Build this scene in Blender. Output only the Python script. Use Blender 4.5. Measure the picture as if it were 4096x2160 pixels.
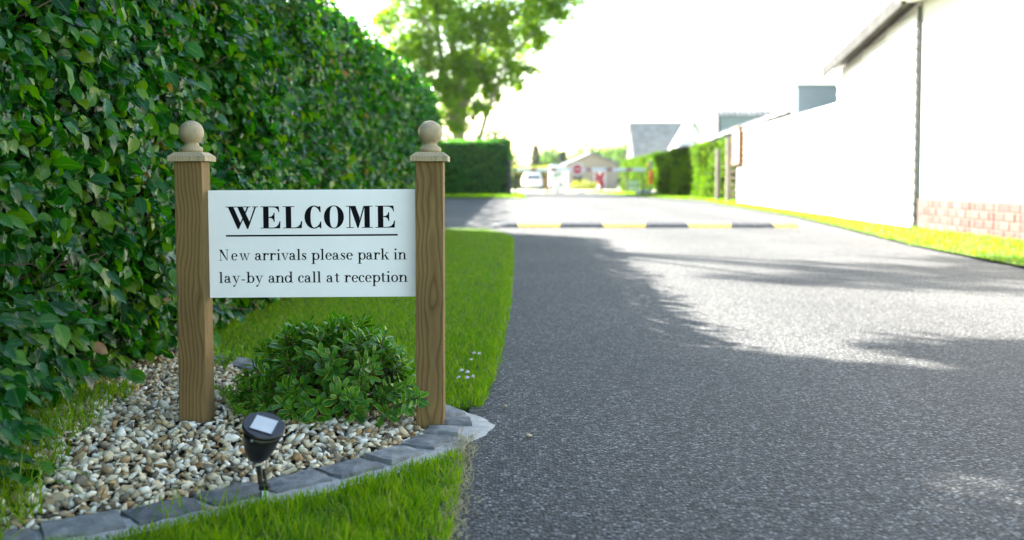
import bpy, bmesh, math, random
import numpy as np
from mathutils import Vector, Matrix

for _o in list(bpy.data.objects):
    bpy.data.objects.remove(_o, do_unlink=True)
scene = bpy.context.scene
COL = scene.collection
R = math.radians
RNG = np.random.default_rng(7)
random.seed(7)

# ------------------------------------------------------------------ camera
EYE = 0.683
cam = bpy.data.cameras.new('camera')
cam.lens = 35.15
cam.sensor_width = 36
cam.shift_y = -0.0462
cam.clip_start = 0.05
cam.clip_end = 4000
cam.dof.use_dof = True
cam.dof.focus_distance = 2.72
cam.dof.aperture_fstop = 2.7
cam_o = bpy.data.objects.new('camera', cam)
COL.objects.link(cam_o)
cam_o.location = (0, 0, EYE)
cam_o.rotation_euler = (R(90 - 2.5), 0, 0)
scene.camera = cam_o

# ------------------------------------------------------------------ sky and sun
SUN_AZ, SUN_EL = R(-43), R(31)          # azimuth from +Y, negative is left
world = bpy.data.worlds.new('World')
scene.world = world
world.use_nodes = True
wn = world.node_tree
sky = wn.nodes.new('ShaderNodeTexSky')
sky.sky_type = 'NISHITA'
sky.sun_disc = False
sky.sun_elevation = SUN_EL
sky.sun_rotation = SUN_AZ
sky.air_density = 1.5
sky.dust_density = 0.7
sky.ozone_density = 1.0
wn.links.new(sky.outputs[0], wn.nodes['Background'].inputs[0])
wn.nodes['Background'].inputs[1].default_value = 0.056
sun = bpy.data.lights.new('sun', 'SUN')
sun.energy = 5.0
sun.angle = R(0.53)
sun.color = (1.0, 0.95, 0.86)
sun_o = bpy.data.objects.new('sun', sun)
COL.objects.link(sun_o)
_sd = Vector((math.sin(SUN_AZ) * math.cos(SUN_EL), math.cos(SUN_AZ) * math.cos(SUN_EL), math.sin(SUN_EL)))
sun_o.rotation_euler = _sd.to_track_quat('Z', 'Y').to_euler()
sun_o.location = (-20, 25, 25)

vs = scene.view_settings
vs.view_transform = 'Standard'
vs.look = 'None'
vs.gamma = 1.0
vs.use_curve_mapping = False
vs.exposure = 3.35
scene.render.engine = 'CYCLES'
scene.cycles.use_denoising = True
scene.cycles.max_bounces = 7
scene.cycles.transparent_max_bounces = 8
scene.cycles.sample_clamp_indirect = 6


# ------------------------------------------------------------------ helpers
def tag(o, label=None, cat=None, group=None, kind=None):
    if label: o['label'] = label
    if cat: o['category'] = cat
    if group: o['group'] = group
    if kind: o['kind'] = kind
    return o


def thing(name, loc, label, cat, group=None, rz=0.0):
    o = bpy.data.objects.new(name, None)
    o.empty_display_size = 0.1
    COL.objects.link(o)
    o.location = loc
    o.rotation_euler = (0, 0, rz)
    return tag(o, label, cat, group)


def link(name, me, parent=None, mat=None, kind=None):
    o = bpy.data.objects.new(name, me)
    COL.objects.link(o)
    if parent is not None: o.parent = parent
    if mat is not None and not me.materials: me.materials.append(mat)
    if kind: o['kind'] = kind
    return o


class MB:
    """collects shapes of ONE piece; build() links them as one mesh object"""
    def __init__(self): self.v, self.f, self.uv = [], [], {}
    def add(self, vs_, fs):
        n = len(self.v)
        self.v += [tuple(p) for p in vs_]
        self.f += [tuple(i + n for i in f) for f in fs]
        return self
    def box(self, x0, y0, z0, x1, y1, z1):
        return self.add([(x0, y0, z0), (x1, y0, z0), (x1, y1, z0), (x0, y1, z0), (x0, y0, z1), (x1, y0, z1), (x1, y1, z1), (x0, y1, z1)],
                        [(0, 3, 2, 1), (4, 5, 6, 7), (0, 1, 5, 4), (1, 2, 6, 5), (2, 3, 7, 6), (3, 0, 4, 7)])
    def prism(self, poly, d0, d1, axis='z'):
        n = len(poly)
        def p(a, b, c): return {'z': (a, b, c), 'y': (a, c, b), 'x': (c, a, b)}[axis]
        vs_ = [p(a, b, d0) for a, b in poly] + [p(a, b, d1) for a, b in poly]
        fs = [tuple(range(n))[::-1], tuple(range(n, 2 * n))] + [(i, (i + 1) % n, n + (i + 1) % n, n + i) for i in range(n)]
        return self.add(vs_, fs)
    def tube(self, pts, radii, seg=8, caps=True):
        pts = [Vector(p) for p in pts]
        rings, fs = [], []
        up = Vector((0.13, 0.31, 0.94))
        for i, p in enumerate(pts):
            d = (pts[min(i + 1, len(pts) - 1)] - pts[max(i - 1, 0)]).normalized()
            a = d.cross(up)
            if a.length < 0.05: a = d.cross(Vector((1, 0, 0)))
            a.normalize(); b = d.cross(a)
            for k in range(seg):
                t = 2 * math.pi * k / seg
                rings.append(p + (a * math.cos(t) + b * math.sin(t)) * radii[i])
        for i in range(len(pts) - 1):
            for k in range(seg):
                k2 = (k + 1) % seg
                fs.append((i * seg + k, i * seg + k2, (i + 1) * seg + k2, (i + 1) * seg + k))
        if caps:
            fs.append(tuple(range(seg))[::-1])
            fs.append(tuple(range((len(pts) - 1) * seg, len(pts) * seg)))
        return self.add(rings, fs)
    def lathe(self, prof, seg=32, c=(0, 0, 0)):
        vs_, fs = [], []
        for r_, z in prof:
            for k in range(seg):
                t = 2 * math.pi * k / seg
                vs_.append((c[0] + r_ * math.cos(t), c[1] + r_ * math.sin(t), c[2] + z))
        for i in range(len(prof) - 1):
            for k in range(seg):
                k2 = (k + 1) % seg
                fs.append((i * seg + k, i * seg + k2, (i + 1) * seg + k2, (i + 1) * seg + k))
        fs.append(tuple(range(seg))[::-1])
        fs.append(tuple(range((len(prof) - 1) * seg, len(prof) * seg)))
        return self.add(vs_, fs)
    def mesh(self, name, bevel=0.0, smooth=False, bseg=2, jitter=0.0):
        me = bpy.data.meshes.new(name)
        me.from_pydata(self.v, [], self.f)
        bm = bmesh.new(); bm.from_mesh(me)
        bmesh.ops.recalc_face_normals(bm, faces=bm.faces)
        if bevel:
            es = [e for e in bm.edges if len(e.link_faces) == 2 and e.calc_face_angle(0) > 0.5]
            bmesh.ops.bevel(bm, geom=es, offset=bevel, segments=bseg, affect='EDGES', profile=0.6)
        if jitter:
            for v in bm.verts: v.co += Vector(RNG.normal(0, jitter, 3))
        bm.to_mesh(me); bm.free()
        if smooth:
            me.polygons.foreach_set('use_smooth', np.ones(len(me.polygons), bool))
        return me
    def build(self, name, mat, parent=None, bevel=0.0, smooth=False, kind=None, **k):
        return link(name, self.mesh(name, bevel, smooth, **k), parent, mat, kind)


def np_mesh(name, V, T, rnd=None, uv=None, smooth=False):
    """triangle mesh from arrays; rnd = per-vertex float attribute, uv = per-vertex uv"""
    me = bpy.data.meshes.new(name)
    V = np.asarray(V, np.float32); T = np.asarray(T, np.int32)
    me.vertices.add(len(V)); me.vertices.foreach_set('co', V.ravel())
    me.loops.add(T.size); me.loops.foreach_set('vertex_index', T.ravel())
    me.polygons.add(len(T)); me.polygons.foreach_set('loop_start', np.arange(0, T.size, 3, dtype=np.int32))
    if smooth: me.polygons.foreach_set('use_smooth', np.ones(len(T), bool))
    if rnd is not None:
        me.attributes.new('rnd', 'FLOAT', 'POINT').data.foreach_set('value', np.asarray(rnd, np.float32))
    if uv is not None:
        me.uv_layers.new(name='UVMap').data.foreach_set('uv', np.asarray(uv, np.float32)[T.ravel()].ravel())
    me.update(calc_edges=True)
    return me


def instance_np(TV, TT, TUV, pos, t, n, size, wid, rnd, drop=None):
    """place a flat template (along, across, up) at many frames"""
    t = t / np.linalg.norm(t, axis=1, keepdims=True)
    b = np.cross(n, t); b /= np.linalg.norm(b, axis=1, keepdims=True)
    n = np.cross(t, b)
    N, M = len(pos), len(TV)
    V = (pos[:, None, :] + (TV[None, :, 0, None] * t[:, None, :] + (TV[None, :, 1, None] * wid[:, None, None]) * b[:, None, :]
         + TV[None, :, 2, None] * n[:, None, :]) * size[:, None, None]).reshape(-1, 3)
    T = (TT[None] + (np.arange(N) * M)[:, None, None]).reshape(-1, 3)
    return V, T, np.repeat(rnd, M), np.tile(TUV, (N, 1))


def leaf_template(rows, curl=0.10, fold=0.16, wave=0.0):
    """rows = (along, halfwidth); returns verts, tris, uv (u across -1..1, v along)"""
    V, UV = [(0, 0, 0)], [(0, 0)]
    for i, (a, w) in enumerate(rows):
        zc = -curl * a * a
        for s in (-1, 0, 1):
            zz = zc + fold * w * abs(s) + wave * s * (1 if i % 2 else -1)
            V.append((a, s * w, zz)); UV.append((s, a))
    V.append((1, 0, -curl)); UV.append((0, 1))
    T = [(0, 2, 1), (0, 3, 2)]
    k = len(rows)
    for i in range(k - 1):
        a, b = 1 + 3 * i, 4 + 3 * i
        T += [(a, a + 1, b + 1), (a, b + 1, b), (a + 1, a + 2, b + 2), (a + 1, b + 2, b + 1)]
    e = 1 + 3 * (k - 1); tip = len(V) - 1
    T += [(e, e + 1, tip), (e + 1, e + 2, tip)]
    return np.array(V, float), np.array(T), np.array(UV, float)


def noise1(x, seed=0.0):
    return (np.sin(x * 1.7 + seed) + 0.6 * np.sin(x * 3.9 + seed * 2.1 + 1) + 0.35 * np.sin(x * 9.1 + seed * 3.7 + 2)) / 1.95


# ------------------------------------------------------------------ materials
class NT:
    def __init__(self, name):
        self.m = bpy.data.materials.new(name); self.m.use_nodes = True
        self.t = self.m.node_tree; self.b = self.t.nodes['Principled BSDF']; self.out = self.t.nodes['Material Output']
    def n(self, typ, **kw):
        nd = self.t.nodes.new(typ)
        for k, v in kw.items(): setattr(nd, k, v)
        return nd
    def l(self, a, b): self.t.links.new(a, b)
    def coord(self, kind='Object', scale=(1, 1, 1), rot=(0, 0, 0)):
        tc = self.n('ShaderNodeTexCoord'); mp = self.n('ShaderNodeMapping')
        mp.inputs['Scale'].default_value = scale; mp.inputs['Rotation'].default_value = rot
        self.l(tc.outputs[kind], mp.inputs[0]); return mp.outputs[0]
    def pos(self, scale=(1, 1, 1)):
        g = self.n('ShaderNodeNewGeometry'); mp = self.n('ShaderNodeMapping')
        mp.inputs['Scale'].default_value = scale
        self.l(g.outputs['Position'], mp.inputs[0]); return mp.outputs[0]
    def noise(self, vec, scale, detail=4, rough=0.6, dist=0.0):
        nd = self.n('ShaderNodeTexNoise')
        nd.inputs['Scale'].default_value = scale; nd.inputs['Detail'].default_value = detail
        nd.inputs['Roughness'].default_value = rough; nd.inputs['Distortion'].default_value = dist
        if vec is not None: self.l(vec, nd.inputs['Vector'])
        return nd.outputs['Fac']
    def ramp(self, fac, stops, interp='LINEAR'):
        nd = self.n('ShaderNodeValToRGB'); cr = nd.color_ramp; cr.interpolation = interp
        while len(cr.elements) < len(stops): cr.elements.new(0.5)
        for e, (p, c) in zip(cr.elements, stops):
            e.position = p; e.color = (*c, 1) if len(c) == 3 else c
        self.l(fac, nd.inputs[0]); return nd.outputs['Color']
    def mix(self, fac, a, b, mode='MIX'):
        nd = self.n('ShaderNodeMix', data_type='RGBA', blend_type=mode)
        for s, v in ((nd.inputs[0], fac), (nd.inputs[6], a), (nd.inputs[7], b)):
            if isinstance(v, (int, float)): s.default_value = v
            elif isinstance(v, tuple): s.default_value = (*v, 1)
            else: self.l(v, s)
        return nd.outputs[2]
    def math(self, op, a, b=None, c=None):
        nd = self.n('ShaderNodeMath', operation=op)
        for i, v in enumerate((a, b, c)):
            if v is None: continue
            if isinstance(v, (int, float)): nd.inputs[i].default_value = v
            else: self.l(v, nd.inputs[i])
        return nd.outputs[0]
    def bump(self, h, strength=0.3, dist=0.01):
        nd = self.n('ShaderNodeBump'); nd.inputs['Strength'].default_value = strength; nd.inputs['Distance'].default_value = dist
        self.l(h, nd.inputs['Height']); self.l(nd.outputs[0], self.b.inputs['Normal']); return nd.outputs[0]
    def color(self, c):
        if isinstance(c, tuple): self.b.inputs['Base Color'].default_value = (*c, 1)
        else: self.l(c, self.b.inputs['Base Color'])
    def rough(self, r_, spec=0.5):
        self.b.inputs['Roughness'].default_value = r_; self.b.inputs['Specular IOR Level'].default_value = spec


def plain(name, c, rough=0.6, var=0.12, scale=6, bump=0.0, bscale=60, spec=0.4, metal=0.0):
    t = NT(name); v = t.coord('Object')
    f = t.noise(v, scale)
    lo = tuple(x * (1 - var) for x in c); hi = tuple(min(1, x * (1 + var)) for x in c)
    t.color(t.ramp(f, [(0.3, lo), (0.7, hi)])); t.rough(rough, spec); t.b.inputs['Metallic'].default_value = metal
    if bump: t.bump(t.noise(v, bscale, 3), bump, 0.004)
    return t.m


def foliage(name, stops, rough=0.38, spec=0.5, trans=0.35, tcol=None, vein=0.0, edge=None, interp='LINEAR'):
    t = NT(name)
    at = t.n('ShaderNodeAttribute', attribute_name='rnd'); oi = t.n('ShaderNodeObjectInfo')
    f = t.math('FRACT', t.math('ADD', at.outputs['Fac'], oi.outputs['Random']))
    col = t.ramp(f, stops, interp)
    uvn = t.n('ShaderNodeUVMap'); sx = t.n('ShaderNodeSeparateXYZ'); t.l(uvn.outputs[0], sx.inputs[0])
    au = t.math('ABSOLUTE', sx.outputs[0])
    if edge:
        blot = t.noise(t.coord('UV', (1.5, 3, 1)), 2.0, 2)
        e = t.math('ADD', au, t.math('MULTIPLY', t.math('SUBTRACT', blot, 0.5), 0.5))
        m = t.n('ShaderNodeMapRange'); m.inputs[1].default_value = 0.66; m.inputs[2].default_value = 0.80
        t.l(e, m.inputs[0])
        f2 = t.math('FRACT', t.math('MULTIPLY', f, 7.31))
        mm = t.math('MULTIPLY', m.outputs[0], t.math('MULTIPLY_ADD', f2, 0.65, 0.05))
        col = t.mix(mm, col, edge)
    if vein:
        w = t.math('SINE', t.math('MULTIPLY', t.math('SUBTRACT', sx.outputs[1], t.math('MULTIPLY', au, 0.32)), 50))
        mid = t.math('LESS_THAN', au, 0.07)
        h = t.math('SUBTRACT', t.math('MULTIPLY', w, 0.5), t.math('MULTIPLY', mid, 1.4))
        t.bump(h, vein, 0.0012)
        col = t.mix(t.math('MULTIPLY', mid, 0.35), col, (0.16, 0.26, 0.08))
    t.color(col); t.rough(rough, spec)
    if trans:
        tr = t.n('ShaderNodeBsdfTranslucent'); mx = t.n('ShaderNodeMixShader'); mx.inputs[0].default_value = trans
        t.l(t.mix(1.0, col, tcol or (1.6, 1.9, 0.5), 'MULTIPLY'), tr.inputs[0])
        t.l(t.b.outputs[0], mx.inputs[1]); t.l(tr.outputs[0], mx.inputs[2]); t.l(mx.outputs[0], t.out.inputs[0])
    return t.m


def m_asphalt():
    t = NT('asphalt'); p = t.pos()
    vo = t.n('ShaderNodeTexVoronoi'); vo.inputs['Scale'].default_value = 128; t.l(p, vo.inputs['Vector'])
    sep = t.n('ShaderNodeSeparateColor'); t.l(vo.outputs['Color'], sep.inputs[0])
    chip = t.ramp(sep.outputs[0], [(0.0, (0.020, 0.0203, 0.0205)), (0.5, (0.066, 0.0665, 0.067)), (0.86, (0.142, 0.142, 0.141)), (1.0, (0.28, 0.277, 0.27))])
    vo2 = t.n('ShaderNodeTexVoronoi'); vo2.inputs['Scale'].default_value = 58; t.l(p, vo2.inputs['Vector'])
    sep2 = t.n('ShaderNodeSeparateColor'); t.l(vo2.outputs['Color'], sep2.inputs[0])
    stone = t.math('MULTIPLY', t.math('GREATER_THAN', sep2.outputs[0], 0.80), t.math('LESS_THAN', vo2.outputs['Distance'], 0.36))
    chip = t.mix(t.math('MULTIPLY', stone, 0.8), chip, t.ramp(sep2.outputs[1], [(0.0, (0.032, 0.033, 0.034)), (0.6, (0.080, 0.081, 0.082)), (1.0, (0.15, 0.149, 0.146))]))
    gap = t.n('ShaderNodeMapRange'); gap.inputs[1].default_value = 0.35; gap.inputs[2].default_value = 0.75; t.l(vo.outputs['Distance'], gap.inputs[0])
    c = t.mix(t.math('MULTIPLY', gap.outputs[0], 0.7), chip, (0.016, 0.0165, 0.017))
    big = t.ramp(t.noise(p, 0.55, 5), [(0.3, (0.78, 0.79, 0.82)), (0.7, (1.2, 1.19, 1.16))])
    sx = t.n('ShaderNodeSeparateXYZ'); t.l(p, sx.inputs[0])
    track = t.ramp(t.math('ADD', t.math('FRACT', t.math('MULTIPLY', t.math('ADD', sx.outputs[0], -0.35), 0.62)), t.math('MULTIPLY', t.math('SUBTRACT', t.noise(p, 0.8, 3), 0.5), 0.35)),
                   [(0.15, (0.88, 0.88, 0.89)), (0.5, (1.1, 1.1, 1.09)), (0.85, (0.88, 0.88, 0.89))])
    stain = t.ramp(t.noise(t.pos((1.0, 0.55, 1.0)), 2.1, 3, 0.5), [(0.68, (1, 1, 1)), (0.76, (0.62, 0.62, 0.63))])
    c = t.mix(1.0, t.mix(1.0, c, track, 'MULTIPLY'), stain, 'MULTIPLY')
    t.color(t.mix(1.0, c, big, 'MULTIPLY')); t.rough(0.75, 0.22)
    h = t.math('ADD', t.math('MULTIPLY', vo.outputs['Distance'], -1.0), t.math('MULTIPLY', sep.outputs[1], 0.5))
    t.bump(h, 0.7, 0.009)
    return t.m


def m_wood(name, a, b, c, scale=1.0, knots=True):
    t = NT(name)
    oi = t.n('ShaderNodeObjectInfo'); tc = t.n('ShaderNodeTexCoord')
    off = t.n('ShaderNodeVectorMath', operation='ADD'); t.l(tc.outputs['Object'], off.inputs[0])
    cmb = t.n('ShaderNodeCombineXYZ'); r1 = t.math('MULTIPLY', oi.outputs['Random'], 0.05); t.l(r1, cmb.inputs[0])
    t.l(t.math('MULTIPLY', oi.outputs['Random'], 9.0), cmb.inputs[2]); t.l(cmb.outputs[0], off.inputs[1])
    wig = t.n('ShaderNodeTexNoise'); wig.inputs['Scale'].default_value = 3.2; wig.inputs['Detail'].default_value = 2
    mpw = t.n('ShaderNodeMapping'); mpw.inputs['Scale'].default_value = (2.5, 2.5, 0.9); t.l(off.outputs[0], mpw.inputs[0]); t.l(mpw.outputs[0], wig.inputs['Vector'])
    # distance from a pith that wanders behind the face: long pointed (cathedral) figures
    mp = t.n('ShaderNodeMapping'); mp.inputs['Location'].default_value = (-0.045, 0.02, 0); mp.inputs['Scale'].default_value = (1, 1, 0.001); t.l(off.outputs[0], mp.inputs[0])
    ln = t.n('ShaderNodeVectorMath', operation='LENGTH'); t.l(mp.outputs[0], ln.inputs[0])
    d = t.math('ADD', ln.outputs['Value'], t.math('MULTIPLY', wig.outputs['Fac'], 0.075))
    fr = t.math('FRACT', t.math('MULTIPLY', d, 105.0 * scale))
    col = t.ramp(fr, [(0.0, b), (0.55, c), (0.88, a), (1.0, b)])
    big = t.ramp(t.noise(t.coord('Object', (3, 3, 1.2)), 3.5, 4), [(0.3, (0.78, 0.77, 0.76)), (0.7, (1.14, 1.12, 1.08))])
    col = t.mix(1.0, col, big, 'MULTIPLY')
    if knots:
        vo = t.n('ShaderNodeTexVoronoi'); vo.inputs['Scale'].default_value = 7.5; t.l(off.outputs[0], vo.inputs['Vector'])
        k = t.ramp(vo.outputs['Distance'], [(0.0, (1, 1, 1)), (0.035, (1, 1, 1)), (0.055, (0, 0, 0))])
        col = t.mix(t.math('MULTIPLY', k, 0.6), col, (0.05, 0.032, 0.018))
    t.color(col); t.rough(0.75, 0.12)
    h = t.math('ADD', fr, t.math('MULTIPLY', t.noise(t.coord('Object', (60, 60, 6)), 3, 3), 1.2))
    t.bump(h, 0.3, 0.0015)
    return t.m


def m_rings(name, end_grain):
    t = NT(name); tc = t.n('ShaderNodeTexCoord'); mp = t.n('ShaderNodeMapping')
    mp.inputs['Location'].default_value = (0.006, 0, -0.806) if end_grain else (0.0, 0, 0)
    mp.inputs['Scale'].default_value = (1, 0.02, 1) if end_grain else (1, 0.25, 0.08)
    t.l(tc.outputs['Object'], mp.inputs[0]); v = tc.outputs['Object']
    wig = t.math('ADD', t.noise(v, 14, 2), t.math('MULTIPLY', t.noise(v, 60, 3), 0.35))
    ln = t.n('ShaderNodeVectorMath', operation='LENGTH'); t.l(mp.outputs[0], ln.inputs[0])
    sx = t.n('ShaderNodeSeparateXYZ'); t.l(mp.outputs[0], sx.inputs[0])
    d = ln.outputs['Value'] if end_grain else t.math('ADD', sx.outputs[0], sx.outputs[1])
    fr = t.math('FRACT', t.math('MULTIPLY', t.math('ADD', d, t.math('MULTIPLY', wig, 0.010)), 260))
    col = t.ramp(fr, [(0.0, (0.36, 0.29, 0.185)), (0.6, (0.40, 0.33, 0.215)), (0.88, (0.20, 0.145, 0.080)), (1.0, (0.36, 0.29, 0.185))])
    dn = t.noise(t.coord('Object', (60, 60, 24)), 1.7, 2, 0.5)          # resin beads and bird marks
    spl = t.ramp(dn, [(0.655, (0, 0, 0)), (0.685, (1, 1, 1))])
    dk = t.ramp(dn, [(0.615, (0, 0, 0)), (0.645, (1, 1, 1))])
    sep = t.n('ShaderNodeSeparateXYZ'); t.l(t.coord('Generated'), sep.inputs[0])
    up = t.math('GREATER_THAN', sep.outputs[2], 0.55)
    col = t.mix(t.math('MULTIPLY', t.math('MULTIPLY', dk, up), 0.55), col, (0.10, 0.08, 0.06))
    col = t.mix(t.math('MULTIPLY', spl, up), col, (0.60, 0.60, 0.58))
    grn = t.ramp(t.noise(v, 30, 4), [(0.4, (0.85, 0.85, 0.84)), (0.7, (1.1, 1.08, 1.03))])
    t.color(t.mix(1.0, col, grn, 'MULTIPLY')); t.rough(0.65, 0.3); t.bump(fr, 0.12, 0.0008)
    return t.m


def m_stone(name, stops, rough=0.75, scale=40, bump=0.35, spec=0.35):
    t = NT(name)
    at = t.n('ShaderNodeAttribute', attribute_name='rnd'); oi = t.n('ShaderNodeObjectInfo')
    f = t.math('FRACT', t.math('ADD', at.outputs['Fac'], oi.outputs['Random']))
    nz = t.noise(t.pos(), scale, 5, 0.65)
    f2 = t.math('ADD', f, t.math('MULTIPLY', t.math('SUBTRACT', nz, 0.5), 0.28))
    col = t.ramp(f2, stops)
    t.color(col); t.rough(rough, spec); t.bump(nz, bump, 0.004)
    return t.m


def m_slate():
    t = NT('slate_sett'); p = t.pos()
    oi = t.n('ShaderNodeObjectInfo')
    nz = t.noise(p, 28, 6, 0.68); n2 = t.noise(p, 7, 3)
    col = t.ramp(nz, [(0.3, (0.105, 0.104, 0.103)), (0.55, (0.185, 0.183, 0.180)), (0.8, (0.30, 0.297, 0.288))])
    col = t.mix(1.0, col, t.ramp(oi.outputs['Random'], [(0, (0.75, 0.75, 0.77)), (1, (1.25, 1.24, 1.22))]), 'MULTIPLY')
    lime = t.ramp(n2, [(0.58, (0, 0, 0)), (0.72, (1, 1, 1))])
    t.color(t.mix(t.math('MULTIPLY', lime, 0.55), col, (0.38, 0.375, 0.36))); t.rough(0.8, 0.15)
    t.bump(t.math('ADD', nz, t.math('MULTIPLY', n2, 0.8)), 0.6, 0.006)
    return t.m


def m_mortar():
    t = NT('mortar'); p = t.pos(); nz = t.noise(p, 22, 6, 0.7); gr = t.noise(p, 220, 3)
    col = t.ramp(nz, [(0.25, (0.17, 0.16, 0.145)), (0.5, (0.36, 0.345, 0.32)), (0.75, (0.54, 0.525, 0.495))])
    t.color(t.mix(0.3, col, t.ramp(gr, [(0.3, (0.12, 0.12, 0.11)), (0.7, (0.5, 0.5, 0.48))]))); t.rough(0.9, 0.2)
    t.bump(t.math('ADD', nz, t.math('MULTIPLY', gr, 0.4)), 0.7, 0.008)
    return t.m


def m_ground(name, a, b, scale=2.0, rough=0.95):
    t = NT(name); p = t.pos()
    t.color(t.ramp(t.math('ADD', t.math('MULTIPLY', t.noise(p, scale, 5), 0.6), t.math('MULTIPLY', t.noise(p, scale * 25, 4), 0.4)), [(0.35, a), (0.65, b)]))
    t.rough(rough, 0.2); t.bump(t.noise(p, scale * 40, 4), 0.6, 0.02)
    return t.m


def m_brick():
    t = NT('brick'); oi = t.n('ShaderNodeObjectInfo'); p = t.pos()
    col = t.ramp(oi.outputs['Random'], [(0.0, (0.105, 0.048, 0.042)), (0.3, (0.115, 0.058, 0.050)), (0.55, (0.125, 0.068, 0.057)), (0.75, (0.135, 0.078, 0.065)), (0.9, (0.105, 0.066, 0.060)), (1.0, (0.15, 0.10, 0.085))])
    t.color(t.mix(1.0, col, t.ramp(t.noise(p, 30, 4), [(0.3, (0.8, 0.8, 0.8)), (0.7, (1.15, 1.15, 1.15))]), 'MULTIPLY')); t.rough(0.85, 0.3)
    t.bump(t.noise(p, 90, 4), 0.4, 0.004)
    return t.m


def m_boards(name, a, b):
    t = NT(name); oi = t.n('ShaderNodeObjectInfo'); v = t.pos((9, 1.2, 30))
    col = t.ramp(t.noise(v, 1.2, 5), [(0.3, a), (0.7, b)])
    t.color(t.mix(1.0, col, t.ramp(oi.outputs['Random'], [(0, (0.86, 0.85, 0.83)), (1, (1.06, 1.05, 1.04))]), 'MULTIPLY')); t.rough(0.75, 0.3)
    t.bump(t.noise(v, 2.5, 4), 0.3, 0.003)
    return t.m


def m_sign():
    t = NT('sign_white'); v = t.coord('Object')
    dirt = t.noise(v, 9, 5, 0.7); sp = t.n('ShaderNodeTexVoronoi'); sp.inputs['Scale'].default_value = 36; t.l(v, sp.inputs['Vector'])
    spk = t.ramp(sp.outputs['Distance'], [(0.0, (1, 1, 1)), (0.03, (1, 1, 1)), (0.05, (0, 0, 0))])
    col = t.ramp(dirt, [(0.3, (0.80, 0.805, 0.83)), (0.7, (0.86, 0.865, 0.885))])
    t.color(t.mix(t.math('MULTIPLY', spk, 0.3), col, (0.35, 0.35, 0.34))); t.rough(0.32, 0.5)
    t.bump(t.noise(v, 5, 2), 0.05, 0.01)
    return t.m


M = {}
M['asphalt'] = m_asphalt()
M['post'] = m_wood('post_wood', (0.118, 0.073, 0.028), (0.172, 0.112, 0.047), (0.208, 0.142, 0.063))
M['cap'] = m_wood('cap_wood', (0.28, 0.22, 0.135), (0.36, 0.29, 0.18), (0.42, 0.35, 0.23), 1.3, False)
M['ball'] = m_rings('turned_wood', False)
M['ball_end'] = m_rings('turned_wood_end_grain', True)
M['sign'] = m_sign()
M['ink'] = plain('black_vinyl', (0.005, 0.006, 0.009), 0.7, 0.1, spec=0.08)
M['slate'] = m_slate()
M['mortar'] = m_mortar()
M['gravel'] = m_stone('flint_gravel', [(0.0, (0.080, 0.070, 0.060)), (0.05, (0.17, 0.138, 0.100)), (0.12, (0.32, 0.245, 0.145)), (0.21, (0.40, 0.280, 0.135)), (0.27, (0.26, 0.150, 0.062)),
                                         (0.34, (0.44, 0.34, 0.20)), (0.50, (0.54, 0.450, 0.295)), (0.80, (0.65, 0.580, 0.43)), (1.0, (0.74, 0.70, 0.60))], 0.8, 40, 0.35, 0.12)
M['soil'] = m_ground('soil', (0.030, 0.022, 0.015), (0.075, 0.058, 0.040), 8)
M['turf'] = m_ground('turf_base', (0.040, 0.080, 0.006), (0.090, 0.16, 0.012), 3)
M['field'] = m_ground('field_grass', (0.07, 0.12, 0.025), (0.13, 0.17, 0.05), 0.3)
M['drygravel'] = m_ground('pale_gravel', (0.30, 0.27, 0.20), (0.42, 0.38, 0.29), 1.2)
M['black'] = plain('black_plastic', (0.012, 0.012, 0.013), 0.36, 0.25, 40, 0.08, 250)
M['rubber'] = plain('black_rubber', (0.045, 0.047, 0.052), 0.7, 0.35, 30)
M['panel'] = plain('solar_cell', (0.42, 0.43, 0.45), 0.22, 0.06, 30, 0.0, 60, 0.6)
M['paper'] = plain('white_tag', (0.75, 0.76, 0.74), 0.5, 0.05)
M['bark'] = plain('bark', (0.27, 0.235, 0.165), 0.9, 0.3, 3, 0.7, 9)
M['twig'] = plain('twig', (0.085, 0.055, 0.035), 0.85, 0.3, 20)
M['core'] = plain('hedge_inner_shade', (0.012, 0.015, 0.007), 1.0, 0.4, 14, 0.0, 60, 0.0)  # near-black colour stands in for the shade deep inside the hedges
M['beech'] = foliage('beech_leaf', [(0.0, (0.003, 0.036, 0.007)), (0.40, (0.008, 0.075, 0.009)), (0.68, (0.020, 0.118, 0.007)), (0.88, (0.062, 0.168, 0.004)), (0.988, (0.12, 0.20, 0.008)), (0.992, (0.16, 0.080, 0.026)), (1.0, (0.24, 0.14, 0.06))],
                     0.19, 0.26, 0.38, (1.8, 2.1, 0.2), 0.28)
M['hebe'] = foliage('variegated_leaf', [(0.0, (0.014, 0.085, 0.010)), (0.5, (0.030, 0.145, 0.012)), (1.0, (0.068, 0.210, 0.014))], 0.26, 0.26, 0.27, (1.5, 2, 0.3), 0.12, (0.44, 0.49, 0.04))
M['grass'] = foliage('grass_blade', [(0.0, (0.050, 0.150, 0.004)), (0.5, (0.132, 0.250, 0.004)), (0.86, (0.215, 0.300, 0.006)), (0.95, (0.21, 0.26, 0.03)), (1.0, (0.36, 0.32, 0.14))], 0.5, 0.10, 0.45, (1.7, 1.9, 0.3))
M['straw'] = foliage('dry_grass', [(0.0, (0.26, 0.23, 0.12)), (1.0, (0.46, 0.42, 0.27))], 0.7, 0.2, 0.3, (1, 1, 0.8))
M['poplar'] = foliage('tree_leaf', [(0.0, (0.050, 0.150, 0.006)), (0.5, (0.115, 0.225, 0.006)), (1.0, (0.20, 0.295, 0.006))], 0.5, 0.25, 0.60, (2.0, 1.9, 0.2))
M['conifer'] = foliage('conifer_spray', [(0.0, (0.030, 0.090, 0.004)), (0.5, (0.075, 0.145, 0.004)), (1.0, (0.128, 0.182, 0.005))], 0.7, 0.08, 0.32)
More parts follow.
